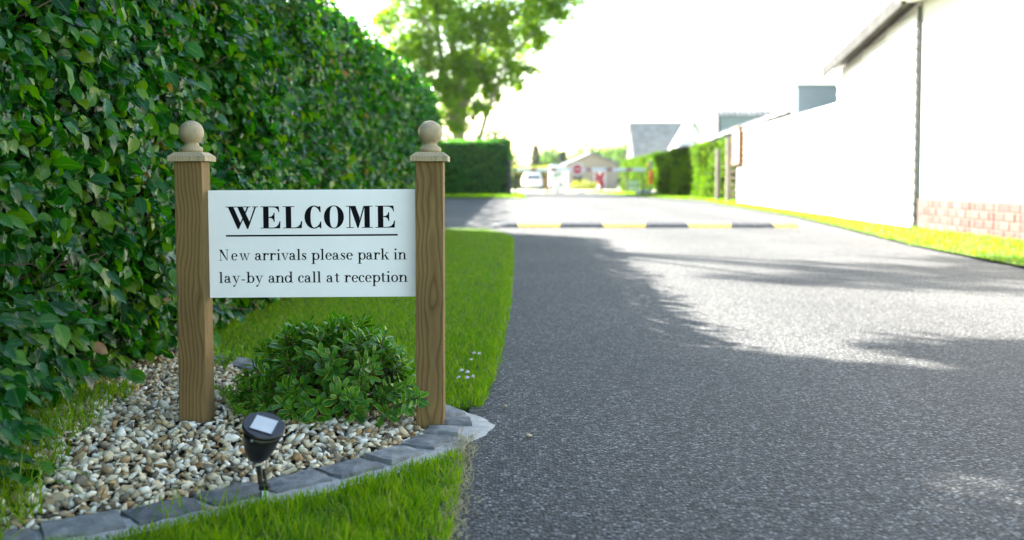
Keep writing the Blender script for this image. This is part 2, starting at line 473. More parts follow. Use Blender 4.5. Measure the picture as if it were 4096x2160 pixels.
M['clipped'] = foliage('clipped_leaf', [(0.0, (0.040, 0.165, 0.050)), (0.6, (0.070, 0.240, 0.055)), (1.0, (0.14, 0.27, 0.03))], 0.4, 0.2, 0.4)
M['golden'] = foliage('golden_leaf', [(0.0, (0.16, 0.18, 0.02)), (1.0, (0.34, 0.32, 0.03))], 0.5, 0.4, 0.35)
M['wood_far'] = foliage('woodland_leaf', [(0.0, (0.05, 0.10, 0.035)), (0.5, (0.08, 0.15, 0.045)), (1.0, (0.13, 0.20, 0.05))], 0.7, 0.2, 0.3)
M['fir'] = foliage('fir_needles', [(0.0, (0.02, 0.05, 0.025)), (1.0, (0.045, 0.085, 0.04))], 0.7, 0.2, 0.1)
M['weed'] = foliage('weed_leaf', [(0.0, (0.09, 0.21, 0.02)), (1.0, (0.20, 0.32, 0.03))], 0.5, 0.3, 0.45)
M['petal'] = foliage('petal', [(0.0, (0.72, 0.70, 0.74)), (0.7, (0.75, 0.72, 0.76)), (1.0, (0.55, 0.30, 0.50))], 0.6, 0.3, 0.3, (1, 1, 1))
M['render'] = plain('white_render', (0.80, 0.78, 0.75), 0.85, 0.04, 2, 0.25, 40)
M['brick'] = m_brick()
M['pointing'] = plain('brick_pointing', (0.105, 0.080, 0.070), 0.9, 0.15, 12, 0.4, 60, 0.1)
M['boards'] = m_boards('painted_boards', (0.72, 0.68, 0.63), (0.82, 0.79, 0.75))
M['greyboards'] = m_boards('weathered_boards', (0.42, 0.37, 0.31), (0.56, 0.51, 0.44))
M['fascia'] = plain('weathered_fascia', (0.050, 0.051, 0.048), 0.8, 0.3, 7, 0.3, 30, 0.1)
M['soffit'] = plain('soffit_paint', (0.62, 0.60, 0.54), 0.7, 0.08)
M['slateblue'] = plain('blue_grey_cladding', (0.15, 0.178, 0.205), 0.6, 0.06)
M['tile'] = plain('roof_tile', (0.30, 0.285, 0.265), 0.8, 0.25, 5, 0.3, 30)
M['sheet'] = plain('corrugated_sheet', (0.30, 0.285, 0.265), 0.7, 0.22, 2, spec=0.2)
M['beige'] = plain('beige_render', (0.29, 0.255, 0.21), 0.85, 0.04, 2, 0.2, 30)
M['redpaint'] = plain('red_paint', (0.34, 0.035, 0.045), 0.45, 0.08)
M['white'] = plain('white_paint', (0.80, 0.80, 0.79), 0.4, 0.03)
M['signred'] = plain('sign_red', (0.60, 0.025, 0.045), 0.4, 0.04)
M['barnblue'] = plain('pale_blue_cladding', (0.28, 0.31, 0.35), 0.7, 0.05, 2)
M['bumpblack'] = plain('worn_black_rubber', (0.075, 0.080, 0.088), 0.8, 0.4, 25, spec=0.15)
M['palegrey'] = plain('pale_grey_cladding', (0.105, 0.11, 0.115), 0.7, 0.08, 2)
M['fadedred'] = plain('faded_red', (0.42, 0.20, 0.19), 0.5, 0.1)
M['orange'] = plain('orange_plastic', (0.55, 0.10, 0.012), 0.45, 0.05)
M['yellow'] = plain('yellow_rubber', (0.58, 0.42, 0.11), 0.7, 0.2, 25, spec=0.15)
M['greysign'] = plain('grey_sign', (0.30, 0.36, 0.36), 0.5, 0.05)
M['green'] = plain('green_print', (0.18, 0.38, 0.22), 0.5, 0.05)
M['glass'] = plain('window_glass', (0.05, 0.06, 0.065), 0.08, 0.1, 3, 0.0, 60, 0.6)
M['carwhite'] = plain('white_car_paint', (0.78, 0.78, 0.79), 0.22, 0.02)
M['rail'] = plain('oiled_timber', (0.27, 0.145, 0.07), 0.7, 0.2, 12)
M['timber'] = plain('grey_timber', (0.17, 0.145, 0.115), 0.8, 0.25, 12, 0.3, 40)
M['darkpost'] = plain('dark_post', (0.05, 0.055, 0.06), 0.6, 0.15)
M['amber'] = plain('amber_glint', (0.85, 0.62, 0.22), 0.25, 0.05)
M['rock'] = plain('pale_rock', (0.46, 0.43, 0.38), 0.9, 0.2, 6, 0.5, 20)


def g(y):                                    # the land falls gently away beyond the lay-by
    return 0.0 if y < 32 else -0.0056 * (y - 32)


# ------------------------------------------------------------------ ground, road, turf
def strip_sheet(name, rows, z_off, mat):
    """rows = (y, xl, xr); a sheet that follows the land"""
    vs_, fs = [], []
    for y, xl, xr in rows:
        vs_ += [(xl, y, g(y) + z_off), (xr, y, g(y) + z_off)]
    for i in range(len(rows) - 1): fs.append((2 * i, 2 * i + 1, 2 * i + 3, 2 * i + 2))
    b = MB(); b.add(vs_, fs)
    return tag(b.build(name, mat), kind='structure')


strip_sheet('ground', [(-60, -900, 900), (32, -900, 900), (110, -900, 900), (300, -900, 900), (2600, -2600, 2600)], -0.03, M['field'])


def road_l(y): return float(np.interp(y, [-6, 1.5, 2.5, 3.6, 5, 8, 11.4, 12.6, 13.3, 13.7], [-0.13, -0.12, -0.115, -0.07, -0.03, 0.0, 0.0, -0.10, -0.35, -1.0]))
def road_r(y): return float(np.interp(y, [-6, 4, 7.6, 10.1, 14, 18.1, 27.8, 32, 40, 60, 80], [3.75, 3.8, 3.91, 4.07, 4.6, 5.13, 5.66, 6.0, 5.25, 5.2, 5.0]))


ys = [-6, 0, 1.5, 2, 2.5, 3, 3.6, 4.2, 5, 6.5, 8, 9.5, 11.4, 12, 12.6, 13, 13.3, 13.5, 13.69]
rows = [(y, road_l(y) - 0.03, road_r(y)) for y in ys]
rows += [(13.71, -9, road_r(13.7)), (18, -9, road_r(18)), (24, -9, road_r(24)), (28, -9, road_r(28)), (32, -9, road_r(32)), (36, -7.0, road_r(36)), (36.6, 0.2, road_r(36.6)), (37.2, 0.55, road_r(37.2)), (46, 0.6, road_r(46)),
         (60, 0.7, 5.2), (80, 0.9, 5.0)]
strip_sheet('road', rows, 0.0, M['asphalt'])
strip_sheet('car_park', [(62, -10, 0.69), (80, -10, 0.89)], 0.004, M['drygravel'])
strip_sheet('car_park_far', [(80.01, -12, 13), (100, -12, 13)], 0.002, M['drygravel'])

# turf: a lawn between hedge and road, a small corner before the edging, a verge under the wall
BED_FRONT = [(-1.55, 1.54), (-1.25, 1.69), (-0.96, 1.825), (-0.78, 1.945), (-0.59, 2.115), (-0.44, 2.24), (-0.30, 2.40), (-0.21, 2.55)]
BED_CORNER = [(-0.165, 2.69), (-0.165, 2.78)]
BED_BACK = [(-0.22, 2.88), (-0.36, 3.06), (-0.66, 3.33), (-1.0, 3.66), (-1.45, 4.06)]


def poly_sheet(name, pts, z, mat, skirt=0.06):
    b = MB(); n = len(pts)
    b.add([(x, y, z) for x, y in pts] + [(x, y, z - skirt) for x, y in pts], [tuple(range(n))] + [(i, (i + 1) % n, n + (i + 1) % n, n + i) for i in range(n)])
    o = b.build(name, mat); tag(o, kind='structure'); return o


lawn_poly = [(-1.45, 4.12), (-1.0, 3.74), (-0.66, 3.40), (-0.36, 3.14), (-0.20, 2.94), (-0.10, 2.98), (-0.085, 3.25), (-0.07, 3.6), (-0.03, 5), (0.0, 8), (0.0, 11.4), (-0.10, 12.6), (-0.35, 13.25), (-1.0, 13.66), (-1.45, 13.66)]
front_poly = [(-1.7, 0.2), (-0.12, 0.2), (-0.115, 2.0), (-0.115, 2.36), (-0.15, 2.43), (-0.26, 2.29), (-0.40, 2.14), (-0.56, 2.02), (-0.75, 1.86), (-0.94, 1.735), (-1.22, 1.60), (-1.52, 1.46)]
poly_sheet('lawn', lawn_poly, 0.004, M['turf'])
poly_sheet('front_turf', front_poly, 0.004, M['turf'])
bed_poly = BED_FRONT + BED_CORNER + BED_BACK
poly_sheet('gravel_bed_soil', [(-1.6, 1.66)] + BED_FRONT[1:] + BED_CORNER + BED_BACK[:-1] + [(-1.6, 4.2)], -0.006, M['soil'])
strip_sheet('verge', [(y, road_r(y) - 0.01, 5.75 if y < 17.5 else 6.3) for y in (-6, 4, 7.6, 10.1, 14, 18.1, 24, 27.8, 28.6)], 0.02, M['turf'])
strip_sheet('hedge_verge', [(y, road_r(y) - 0.01, 9.5) for y in (28.7, 32, 36, 40, 50, 60, 72)], 0.015, M['turf'])
strip_sheet('grass_strip', [(36.4, -7, 0.45), (40, -7, 0.5), (47, -7, 0.55), (60, -7, 0.6)], 0.03, M['turf'])


def in_poly(P, poly):
    x, y = P[:, 0], P[:, 1]; ins = np.zeros(len(P), bool); n = len(poly)
    for i in range(n):
        x1, y1 = poly[i]; x2, y2 = poly[(i + 1) % n]
        c = ((y1 > y) != (y2 > y)) & (x < (x2 - x1) * (y - y1) / (y2 - y1 + 1e-12) + x1)
        ins ^= c
    return ins


BLADE_V = np.array([(0, -0.5, 0), (0, 0.5, 0), (0.55, -0.36, 0.05), (0.55, 0.36, 0.05), (1, 0, 0.22)], float)
BLADE_T = np.array([(0, 1, 3), (0, 3, 2), (2, 3, 4)])
BLADE_UV = np.zeros((5, 2))


def blades(name, P, z, hmin, hmax, wid, lean=0.5, mat='grass', rnd=None):
    n = len(P)
    pos = np.column_stack([P, np.full(n, z) if np.isscalar(z) else z])
    a = RNG.uniform(0, 2 * np.pi, n); l_ = np.abs(RNG.normal(0, lean, n))
    t = np.column_stack([np.cos(a) * l_, np.sin(a) * l_, np.ones(n)])
    b2 = a + RNG.normal(0, 0.8, n)
    nn = np.column_stack([np.cos(b2), np.sin(b2), np.full(n, -0.2)])
    h = RNG.uniform(hmin, hmax, n) if np.isscalar(hmin) else hmin * RNG.uniform(0.6, 1.25, n)
    w = np.full(n, wid) / h * RNG.uniform(0.7, 1.3, n)
    V, T, r_, uv = instance_np(BLADE_V, BLADE_T, BLADE_UV, pos, t, nn, h, w, RNG.random(n) * 0.999 if rnd is None else rnd)
    return link(name, np_mesh(name, V, T, r_, uv), None, M[mat])


def scatter(poly, n):
    xs, ys_ = [p[0] for p in poly], [p[1] for p in poly]
    P = np.column_stack([RNG.uniform(min(xs), max(xs), n), RNG.uniform(min(ys_), max(ys_), n)])
    return P[in_poly(P, poly)]


# front corner: longer, tufted grass
P = scatter(front_poly, 120000)
P = P[(P[:, 1] > 1.2) & (P[:, 0] > -1.5)]
d_edge = -0.115 - P[:, 0]
tuft = 0.55 + 0.45 * np.sin(P[:, 0] * 23 + 1.3 * np.sin(P[:, 1] * 17)) * np.sin(P[:, 1] * 19 + 2)
keep = RNG.random(len(P)) < np.clip(0.35 + 0.5 * tuft, 0, 1)
P, tuft = P[keep], tuft[keep]
hh = 0.020 + 0.022 * tuft
near_kerb = np.interp(P[:, 0], [-1.5, -0.94, -0.75, -0.56, -0.40, -0.26, -0.15], [1.46, 1.735, 1.86, 2.02, 2.14, 2.29, 2.43]) - P[:, 1]
hh *= np.clip(0.45 + near_kerb / 0.12, 0.45, 1.0)
tag(blades('corner_grass', P, 0.01, hh, None, 0.0026, 0.55), 'tufty unmown green grass in the corner before the stone edging', 'grass', kind='stuff')
# lawn
lp = [(-1.42, 4.0), (-1.0, 3.70), (-0.66, 3.37), (-0.36, 3.11), (-0.19, 2.91), (-0.085, 2.93), (-0.065, 3.25), (-0.045, 3.6), (-0.01, 5), (0.02, 8), (0.02, 11.4), (-0.08, 12.6), (-0.33, 13.3), (-1.0, 13.7), (-1.42, 13.7)]
P = np.vstack([scatter(lp, 260000)])
keep = RNG.random(len(P)) < np.clip(2.6 / P[:, 1], 0, 1) ** 1.15
P = P[keep]
patch = 0.5 + 0.5 * np.sin(P[:, 0] * 9 + np.sin(P[:, 1] * 3.1)) * np.sin(P[:, 1] * 4.3)
hh = (0.020 + 0.008 * patch) * np.interp(P[:, 1], [3, 4.5, 14], [1.15, 0.9, 0.8])
edge = np.abs(P[:, 0] - np.interp(P[:, 1], [2.9, 3.6, 5, 8], [-0.09, -0.06, -0.02, 0.0]))
hh = hh * (1 + 0.7 * np.exp(-(edge / 0.05) ** 2))
lr = np.clip(RNG.random(len(P)) * 0.75 + 0.28 * patch * RNG.random(len(P)) + 0.16 * (0.5 + 0.5 * np.sin(P[:, 0] * 5.1 + 2 * np.sin(P[:, 1] * 1.3)) * np.cos(P[:, 1] * 2.2)), 0, 0.985)
lr = np.where(RNG.random(len(P)) < 0.035, 0.99, lr)
lo = blades('lawn_grass', P, 0.01, hh, None, 0.0030, 0.6, 'grass', lr)
tag(lo, 'mown bright green lawn between the tall hedge and the road', 'grass', kind='stuff')
# dry straw at the road edge
P = np.column_stack([RNG.normal(-0.125, 0.018, 2200), RNG.uniform(1.3, 2.6, 2200)])
tag(blades('dry_edge_grass', P, 0.006, np.full(len(P), 0.017), None, 0.002, 1.4, 'straw'), 'dry straw-coloured grass along the tarmac edge', 'grass', kind='stuff')
# verge
P = np.column_stack([RNG.uniform(3.7, 6.3, 26000), RNG.uniform(5.5, 29, 26000)])
rr = np.array([road_r(y) for y in P[:, 1]])
P = P[(P[:, 0] > rr - 0.02 + 0.03 * np.sin(P[:, 1] * 6)) & (P[:, 0] < np.where(P[:, 1] < 13.5, 5.48, 5.5 + 0.06 * (P[:, 1] - 13.5)))]
tag(blades('verge_grass', P, 0.02, np.full(len(P), 0.045), None, 0.010, 0.7), 'sunlit grass verge along the foot of the white building', 'grass', kind='stuff')
P = np.column_stack([RNG.uniform(4.9, 8.0, 9000), RNG.uniform(29, 70, 9000)])
rr = np.array([road_r(y) for y in P[:, 1]]); P = P[P[:, 0] > rr]
tag(blades('far_verge_grass', P, np.array([g(y) for y in P[:, 1]]) + 0.01, np.full(len(P), 0.09), None, 0.03, 0.7), 'grass below the sunlit conifer hedge', 'grass', kind='stuff')
P = np.column_stack([RNG.uniform(-6, 0.5, 7000), RNG.uniform(36.5, 58, 7000)])
tag(blades('strip_grass', P, np.array([g(y) for y in P[:, 1]]) + 0.03, np.full(len(P), 0.09), None, 0.03, 0.7), 'grass strip in front of the far clipped hedge', 'grass', kind='stuff')


# ------------------------------------------------------------------ trees
def make_tree(name, loc, label, trunks, blobs, n_leaf, leaf, mat, seed, group=None, bare=None):
    """trunks = list of (pts, radii); blobs = (x, y, z, r, share) clumps of foliage, local to loc"""
    rg = np.random.default_rng(seed)
    root = thing(name, loc, label, 'tree', group)
    tb = MB()
    for pts, rad in trunks: tb.tube(pts, rad, 9)
    tb.build('trunk', M['bark'], root, smooth=True)
    lb = MB(); tips = []
    trunk_pts = [Vector(p) for pts, _ in trunks for p in pts[1:]]
    for bx, by, bz, br, sh in blobs:
        c = Vector((bx, by, bz))
        st = min(trunk_pts, key=lambda q: (q - c).length + (3 if q.z > c.z else 0))
        mid = (st + c) / 2 + Vector(rg.normal(0, 0.12 * br, 3))
        r0 = 0.035 * br + 0.02
        lb.tube([st, mid, c], [r0 * 1.5, r0, r0 * 0.5], 6)
        for k in range(5):
            d = Vector(rg.normal(0, 1, 3)); d.normalize()
            e = c + Vector((d.x, d.y, d.z * 0.8)) * br * rg.uniform(0.6, 1.0)
            lb.tube([mid.lerp(c, 0.6), (c + e) / 2 + Vector(rg.normal(0, 0.06 * br, 3)), e], [r0 * 0.6, r0 * 0.35, r0 * 0.12], 5, False)
            tips.append((e, br))
    lb.build('limbs', M['bark'], root, smooth=True)
    tot = sum(b_[4] for b_ in blobs); pos = []
    for bx, by, bz, br, sh in blobs:
        k = int(n_leaf * sh / tot)
        ncl = max(6, int(20 * br ** 1.2))                       # leaf sprays inside the clump
        d = rg.normal(0, 1, (ncl, 3)); d /= np.linalg.norm(d, axis=1, keepdims=True)
        cc = np.array([bx, by, bz]) + d * (br * rg.uniform(0.35, 1.05, (ncl, 1))) * [1, 1, 0.85]
        i = rg.integers(0, ncl, k)
        pos.append(cc[i] + rg.normal(0, 0.19 * min(br, 1.6), (k, 3)))
    pos = np.vstack(pos); n = len(pos)
    t = rg.normal(0, 1, (n, 3)) + [0, 0, -0.6]; nn = rg.normal(0, 1, (n, 3)) + [0, 0, 0.8]
    TV, TT, TU = np.array([(0, 0, 0), (0.45, -0.42, 0.06), (0.45, 0.42, 0.06), (1, 0, -0.05)], float), np.array([(0, 2, 1), (1, 2, 3)]), np.array([(0, 0), (-1, .5), (1, .5), (0, 1)], float)
    V, T, r_, uv = instance_np(TV, TT, TU, pos, t, nn, rg.uniform(0.7, 1.3, n) * leaf, rg.uniform(0.8, 1.2, n), rg.random(n) * 0.999)
    link('crown', np_mesh('crown', V, T, r_, uv), root, M[mat], 'stuff')
    return root


# the broad tree past the far clipped hedge, two stems and a spreading crown
make_tree('broad_tree', (-2.9, 53, g(53)), 'tall broad-crowned tree with two pale stems behind the far clipped hedge',
          [([(0, 0, 0), (0.1, 0, 2.5), (0.15, 0.1, 5.0), (-0.25, 0.1, 8), (-0.5, 0.3, 12), (-0.4, 0.3, 15)], [0.40, 0.31, 0.27, 0.20, 0.13, 0.05]),
           ([(0.15, 0, 2.2), (-0.5, 0.0, 5.2), (-0.95, 0.0, 8.0), (-1.4, 0.2, 12.5)], [0.24, 0.18, 0.14, 0.05]),
           ([(0.2, 0, 3.6), (0.7, 0.1, 6.0), (1.4, 0, 9.0), (2.3, 0.1, 12.5)], [0.24, 0.18, 0.13, 0.05]),
           ([(0.95, -0.4, 0), (1.1, -0.4, 2.6), (1.7, -0.4, 4.6), (2.6, -0.5, 7.0)], [0.20, 0.15, 0.11, 0.04])],
          [(-3.4, 0, 10.6, 1.3, 0.8), (-2.4, 0.4, 9.0, 1.3, 0.9), (-1.6, -0.6, 7.6, 1.3, 0.9), (-1.0, 0.4, 10.2, 1.6, 1.3), (-0.8, -0.6, 6.2, 1.0, 0.55), (0.2, -0.9, 8.6, 1.5, 1.2), (0.9, 0.8, 7.0, 1.2, 0.8), (0.4, 0.5, 5.6, 0.9, 0.4),
           (1.6, -0.4, 9.0, 1.6, 1.4), (2.6, 0.3, 7.6, 1.3, 0.9), (2.2, -0.6, 6.2, 1.0, 0.5), (3.3, -0.4, 9.4, 1.5, 1.2), (4.2, 0.3, 8.5, 1.1, 0.75), (4.4, 0, 10.4, 1.4, 1.0), (5.6, 0.2, 9.9, 1.0, 0.6), (3.2, 0.4, 6.9, 0.6, 0.2), (4.0, 0.3, 6.6, 0.45, 0.08), (6.0, 0.1, 10.9, 1.0, 0.4),
           (-2.0, 0, 12.0, 1.6, 1.2), (0.3, 0.5, 12.2, 1.8, 1.5), (2.4, 0, 12.2, 1.8, 1.4), (4.0, 0, 12.6, 1.6, 1.0), (-0.5, 0, 14.6, 1.6, 1), (1.5, 0, 14.8, 1.6, 1), (1.2, -0.5, 4.6, 0.6, 0.18), (-3.2, 0.3, 12.6, 1.4, 0.7), (-0.6, 0.2, 4.4, 0.6, 0.15), (-2.9, 0.2, 7.6, 1.1, 0.7), (-2.3, -0.3, 6.2, 0.9, 0.5), (-1.7, 0.3, 5.0, 0.8, 0.4), (-1.2, -0.4, 3.8, 0.7, 0.3), (-3.9, 0.2, 9.2, 0.8, 0.35), (1.9, 0.2, 5.2, 0.6, 0.25), (1.5, 0.3, 6.2, 0.9, 0.5), (3.0, 0.2, 5.9, 0.5, 0.15), (0.3, -0.6, 7.0, 1.0, 0.6), (-0.2, -1.0, 4.8, 0.75, 0.4), (0.6, -1.0, 5.8, 0.8, 0.45), (-0.9, -0.9, 5.6, 0.8, 0.45), (0.1, -0.9, 3.7, 0.55, 0.2), (-1.9, -0.6, 3.9, 0.6, 0.25), (1.0, -0.9, 4.4, 0.5, 0.15)],
          40000, 0.185, 'poplar', 3)
# trees standing behind the tall hedge; they shade the near road
def crown_over(root, spots):
    """clumps (relative to root) whose shade falls on the given ground spots (x, y, height, radius, share)"""
    k = 1 / math.tan(SUN_EL)
    return [(x + h * k * math.sin(SUN_AZ) - root[0], y + h * k * math.cos(SUN_AZ) - root[1], h, r_, sh) for x, y, h, r_, sh in spots]


_r = (-7.2, 17.9, 0)
make_tree('roadside_tree', _r, 'leafy tree rising behind the tall hedge, casting a band of dappled shade across the road', [([(0, 0, 0), (0.1, 0, 3.5), (-0.1, 0.1, 6.5), (0, 0, 9)], [0.22, 0.18, 0.13, 0.05])],
          crown_over(_r, [(2.0, 6.7, 8.7, 0.45, 0.22), (2.5, 7.5, 9.1, 0.55, 0.4), (3.0, 6.5, 8.8, 0.6, 0.6), (3.8, 7.2, 9.2, 0.7, 0.8), (4.6, 6.4, 8.9, 0.75, 0.9), (4.6, 7.6, 9.3, 0.65, 0.7), (5.4, 6.8, 9.0, 0.7, 0.8), (3.9, 8.3, 9.0, 0.35, 0.15)]), 1900, 0.15, 'poplar', 11)
_r = (-4.4, 8.6, 0)
make_tree('shade_tree', _r, 'dense tree just behind the near tall hedge, its shade covering the foreground road', [([(0, 0, 0), (0.1, 0, 2.0), (0.1, 0.1, 3.6), (0, 0, 5.0)], [0.22, 0.18, 0.13, 0.05])],
          crown_over(_r, [(0.4, 3.3, 4.6, 0.8, 1.0), (1.15, 3.25, 4.8, 0.6, 0.8), (1.8, 3.45, 5.2, 0.40, 0.40), (2.4, 3.65, 5.4, 0.45, 0.42), (0.75, 2.2, 4.6, 0.75, 1.0), (1.4, 1.2, 4.8, 0.45, 0.35), (0.2, 1.2, 4.4, 0.9, 1.2), (1.0, 0.5, 4.8, 0.8, 1.0), (-0.6, 2.6, 4.2, 0.9, 1.2), (-0.5, 0.6, 4.4, 0.9, 1.1), (3.0, 3.2, 5.8, 0.45, 0.3), (1.8, -0.4, 5.2, 0.8, 0.7), (-1.2, 1.4, 4.2, 0.9, 1.1), (-1.6, 3.2, 4.2, 0.8, 0.9), (1.6, 2.2, 5.0, 0.28, 0.14)]), 19000, 0.115, 'poplar', 12)


# ------------------------------------------------------------------ hedges
def face_x(y): return -1.31 + 0.022 * y + 0.20 * np.exp(-((y - 1.5) / 0.75) ** 2)          # front face of the tall hedge
HL, HY0, HY1, HH, HT = (-1.31, 5.5, 0.0), -0.6, 13.7, 1.86, 1.1
hedge = thing('tall_hedge', HL, 'tall clipped beech hedge with glossy leaves running along the lawn beside the sign', 'hedge')
hl = np.array(HL)


def bulge(y, z):
    return 0.05 * noise1(y * 2.1 + z * 1.3, 1) + 0.035 * noise1(z * 4.3 - y * 1.9, 4) + np.interp(z, [0, 0.25, 0.6, 1.6, 1.9], [-0.10, -0.03, 0.03, -0.01, -0.06])


def hedge_leaves(n, y0, y1, size):
    y = RNG.uniform(y0, y1, n); z = 0.05 + (HH - 0.05) * RNG.random(n) ** 0.92
    depth = np.abs(RNG.normal(0, 0.075, n))
    x = face_x(y) + bulge(y, z) - depth
    nrm = np.column_stack([0.8 + 0 * y, -0.10 + RNG.normal(0, 0.6, n), 0.50 + RNG.normal(0, 0.5, n)])
    nrm[:, 0] += RNG.normal(0, 0.5, n)
    t = np.column_stack([0.50 + RNG.normal(0, 0.4, n), -0.25 + RNG.normal(0, 0.75, n), -0.50 + RNG.normal(0, 0.55, n)])
    return np.column_stack([x, y, z]), t, nrm, size * np.clip(RNG.lognormal(-0.05, 0.26, n), 0.5, 1.7), RNG.uniform(0.80, 1.12, n), depth


def hedge_top(n):
    y = RNG.uniform(HY0, HY1, n); u = RNG.random(n)
    x = face_x(y) - 0.04 - u * HT
    z = HH + 0.05 * noise1(y * 2.7 + x * 3, 2) + RNG.normal(0, 0.035, n) + np.where(RNG.random(n) < 0.06, RNG.uniform(0.02, 0.10, n), 0)
    t = RNG.normal(0, 1, (n, 3)); t[:, 2] = 0.3 + 0.4 * RNG.random(n)
    nn = RNG.normal(0, 0.6, (n, 3)) + [0.1, 0, 0.8]
    return np.column_stack([x, y, z]), t, nn, 0.055 * RNG.uniform(0.6, 1.3, n), RNG.uniform(0.85, 1.15, n), np.zeros(n)


def hedge_end(n):
    x = face_x(HY1) - RNG.random(n) * HT; z = 0.05 + (HH - 0.05) * RNG.random(n)
    y = HY1 + 0.03 * noise1(z * 5 + x * 4) - np.abs(RNG.normal(0, 0.05, n))
    nn = RNG.normal(0, 0.4, (n, 3)) + [0, 0.8, 0.5]; t = RNG.normal(0, 0.5, (n, 3)) + [0, 0.3, -0.7]
    return np.column_stack([x, y, z]), t, nn, 0.065 * RNG.uniform(0.75, 1.2, n), RNG.uniform(0.85, 1.15, n), np.zeros(n)


TVb, TTb, TUb = leaf_template([(0.12, 0.17), (0.30, 0.30), (0.50, 0.33), (0.70, 0.26), (0.87, 0.13)], 0.22, 0.30, 0.022)
sets = [hedge_leaves(2200, -0.6, 1.9, 0.060), hedge_leaves(15500, 1.9, 5.0, 0.053), hedge_leaves(16500, 5.0, 9.0, 0.052), hedge_leaves(13500, 9.0, 13.7, 0.057), hedge_top(10500), hedge_end(1600)]
# droopy sprigs at the hedge foot and a few shoots that stand out of the face
def sprigs(k):
    out = []
    for _ in range(k):
        y = RNG.uniform(2.2, 6.0); z = RNG.choice([RNG.uniform(0.10, 0.4), RNG.uniform(0.3, 1.7)], p=[0.65, 0.35]); m = 7
        s = np.linspace(0, 1, m)[:, None]
        base = np.array([face_x(y) + bulge(y, z), y, z]); d = np.array([RNG.uniform(0.05, 0.13), RNG.normal(0, 0.06), RNG.uniform(-0.08, 0.03)])
        p = base + s * d
        t = np.tile(d / np.linalg.norm(d), (m, 1)) + RNG.normal(0, 0.5, (m, 3)) + [0.2, 0, -0.5]
        nn = RNG.normal(0, 0.35, (m, 3)) + [0.45, -0.25, 0.8]
        out.append((p, t, nn, 0.060 * RNG.uniform(0.6, 1.3, m), RNG.uniform(0.85, 1.1, m), np.full(m, -0.03)))
    return [np.concatenate([o[i] for o in out]) for i in range(6)]
sets.append(sprigs(70))
low_ = []
for _ in range(60):
    y = RNG.uniform(1.75, 2.65); z = RNG.uniform(0.05, 0.42); m = 7; q_ = np.linspace(0, 1, m)[:, None]
    d = np.array([RNG.uniform(0.06, 0.20), RNG.normal(0, 0.07), RNG.uniform(-0.06, 0.02)])
    p_ = np.array([face_x(y) + bulge(y, z), y, z]) + q_ * d; p_[:, 2] = np.maximum(p_[:, 2], 0.05)
    low_.append((p_, np.tile(d / np.linalg.norm(d), (m, 1)) + RNG.normal(0, 0.5, (m, 3)) + [0.2, 0, -0.3], RNG.normal(0, 0.35, (m, 3)) + [0.4, -0.2, 0.8], 0.052 * RNG.uniform(0.65, 1.3, m), RNG.uniform(0.85, 1.1, m), np.full(m, -0.03)))
sets.append([np.concatenate([o[i] for o in low_]) for i in range(6)])
pos, tt, nn, sz, wd, dp = [np.concatenate([s[i] for s in sets]) for i in range(6)]
rnd = np.clip(RNG.random(len(pos)) * (0.70 + 0.30 * np.clip((pos[:, 1] - 1.8) / 3.0, 0, 1)) + 0.12 * np.clip((pos[:, 2] - 1.2) / 0.6, 0, 1) * RNG.random(len(pos)), 0, 0.999)  # near leaves coloured darker, for the dim left side of the view
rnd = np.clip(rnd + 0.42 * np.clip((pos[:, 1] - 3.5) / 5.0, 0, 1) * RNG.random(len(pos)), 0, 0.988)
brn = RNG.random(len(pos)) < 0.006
rnd = np.where((pos[:, 2] > HH - 0.06) & (rnd < 0.9), np.minimum(rnd + 0.3, 0.97), rnd)  # top leaves coloured yellower to imitate the backlit glow of the rim
# brownish dry patch and lighter leaves as in the middle of the face
br = np.exp(-((pos[:, 1] - 3.4) / 0.5) ** 2 - ((pos[:, 2] - 1.15) / 0.35) ** 2)
sel = (RNG.random(len(pos)) < 0.20 * br) | brn; rnd[sel] = RNG.uniform(0.992, 0.999, sel.sum())
sz = sz * np.interp(pos[:, 1], [2.2, 4.0], [0.86, 1.0])
inframe = (pos[:, 1] > 2.45) & (pos[:, 1] < 5.2) & (dp < 0.03) & (pos[:, 0] > -1.5) & (pos[:, 2] < 1.25 + 0.05 * pos[:, 1]) & (pos[:, 2] > 0.1)
idx = np.where(inframe)[0]
score = sz[idx] / pos[idx, 1] * np.clip(nn[idx, 0] * 0.4 + 0.8, 0.4, 1.4)
single = idx[np.argsort(-score)[:300]]
rest = np.setdiff1d(np.arange(len(pos)), single)
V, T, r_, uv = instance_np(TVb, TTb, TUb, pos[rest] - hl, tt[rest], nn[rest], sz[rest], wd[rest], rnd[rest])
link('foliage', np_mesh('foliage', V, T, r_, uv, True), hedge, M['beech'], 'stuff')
leaf_mesh = np_mesh('leaf', TVb, TTb, np.zeros(len(TVb)), TUb, True); leaf_mesh.materials.append(M['beech'])


def leaf_object(mesh, p, t, n, s, w, parent):
    t = Vector(t).normalized(); b = Vector(n).cross(t).normalized(); n = t.cross(b)
    o = bpy.data.objects.new('leaf', mesh)
    o.matrix_local = Matrix(((t.x * s, b.x * s * w, n.x * s, p[0]), (t.y * s, b.y * s * w, n.y * s, p[1]), (t.z * s, b.z * s * w, n.z * s, p[2]), (0, 0, 0, 1)))
    COL.objects.link(o); o.parent = parent
    return o


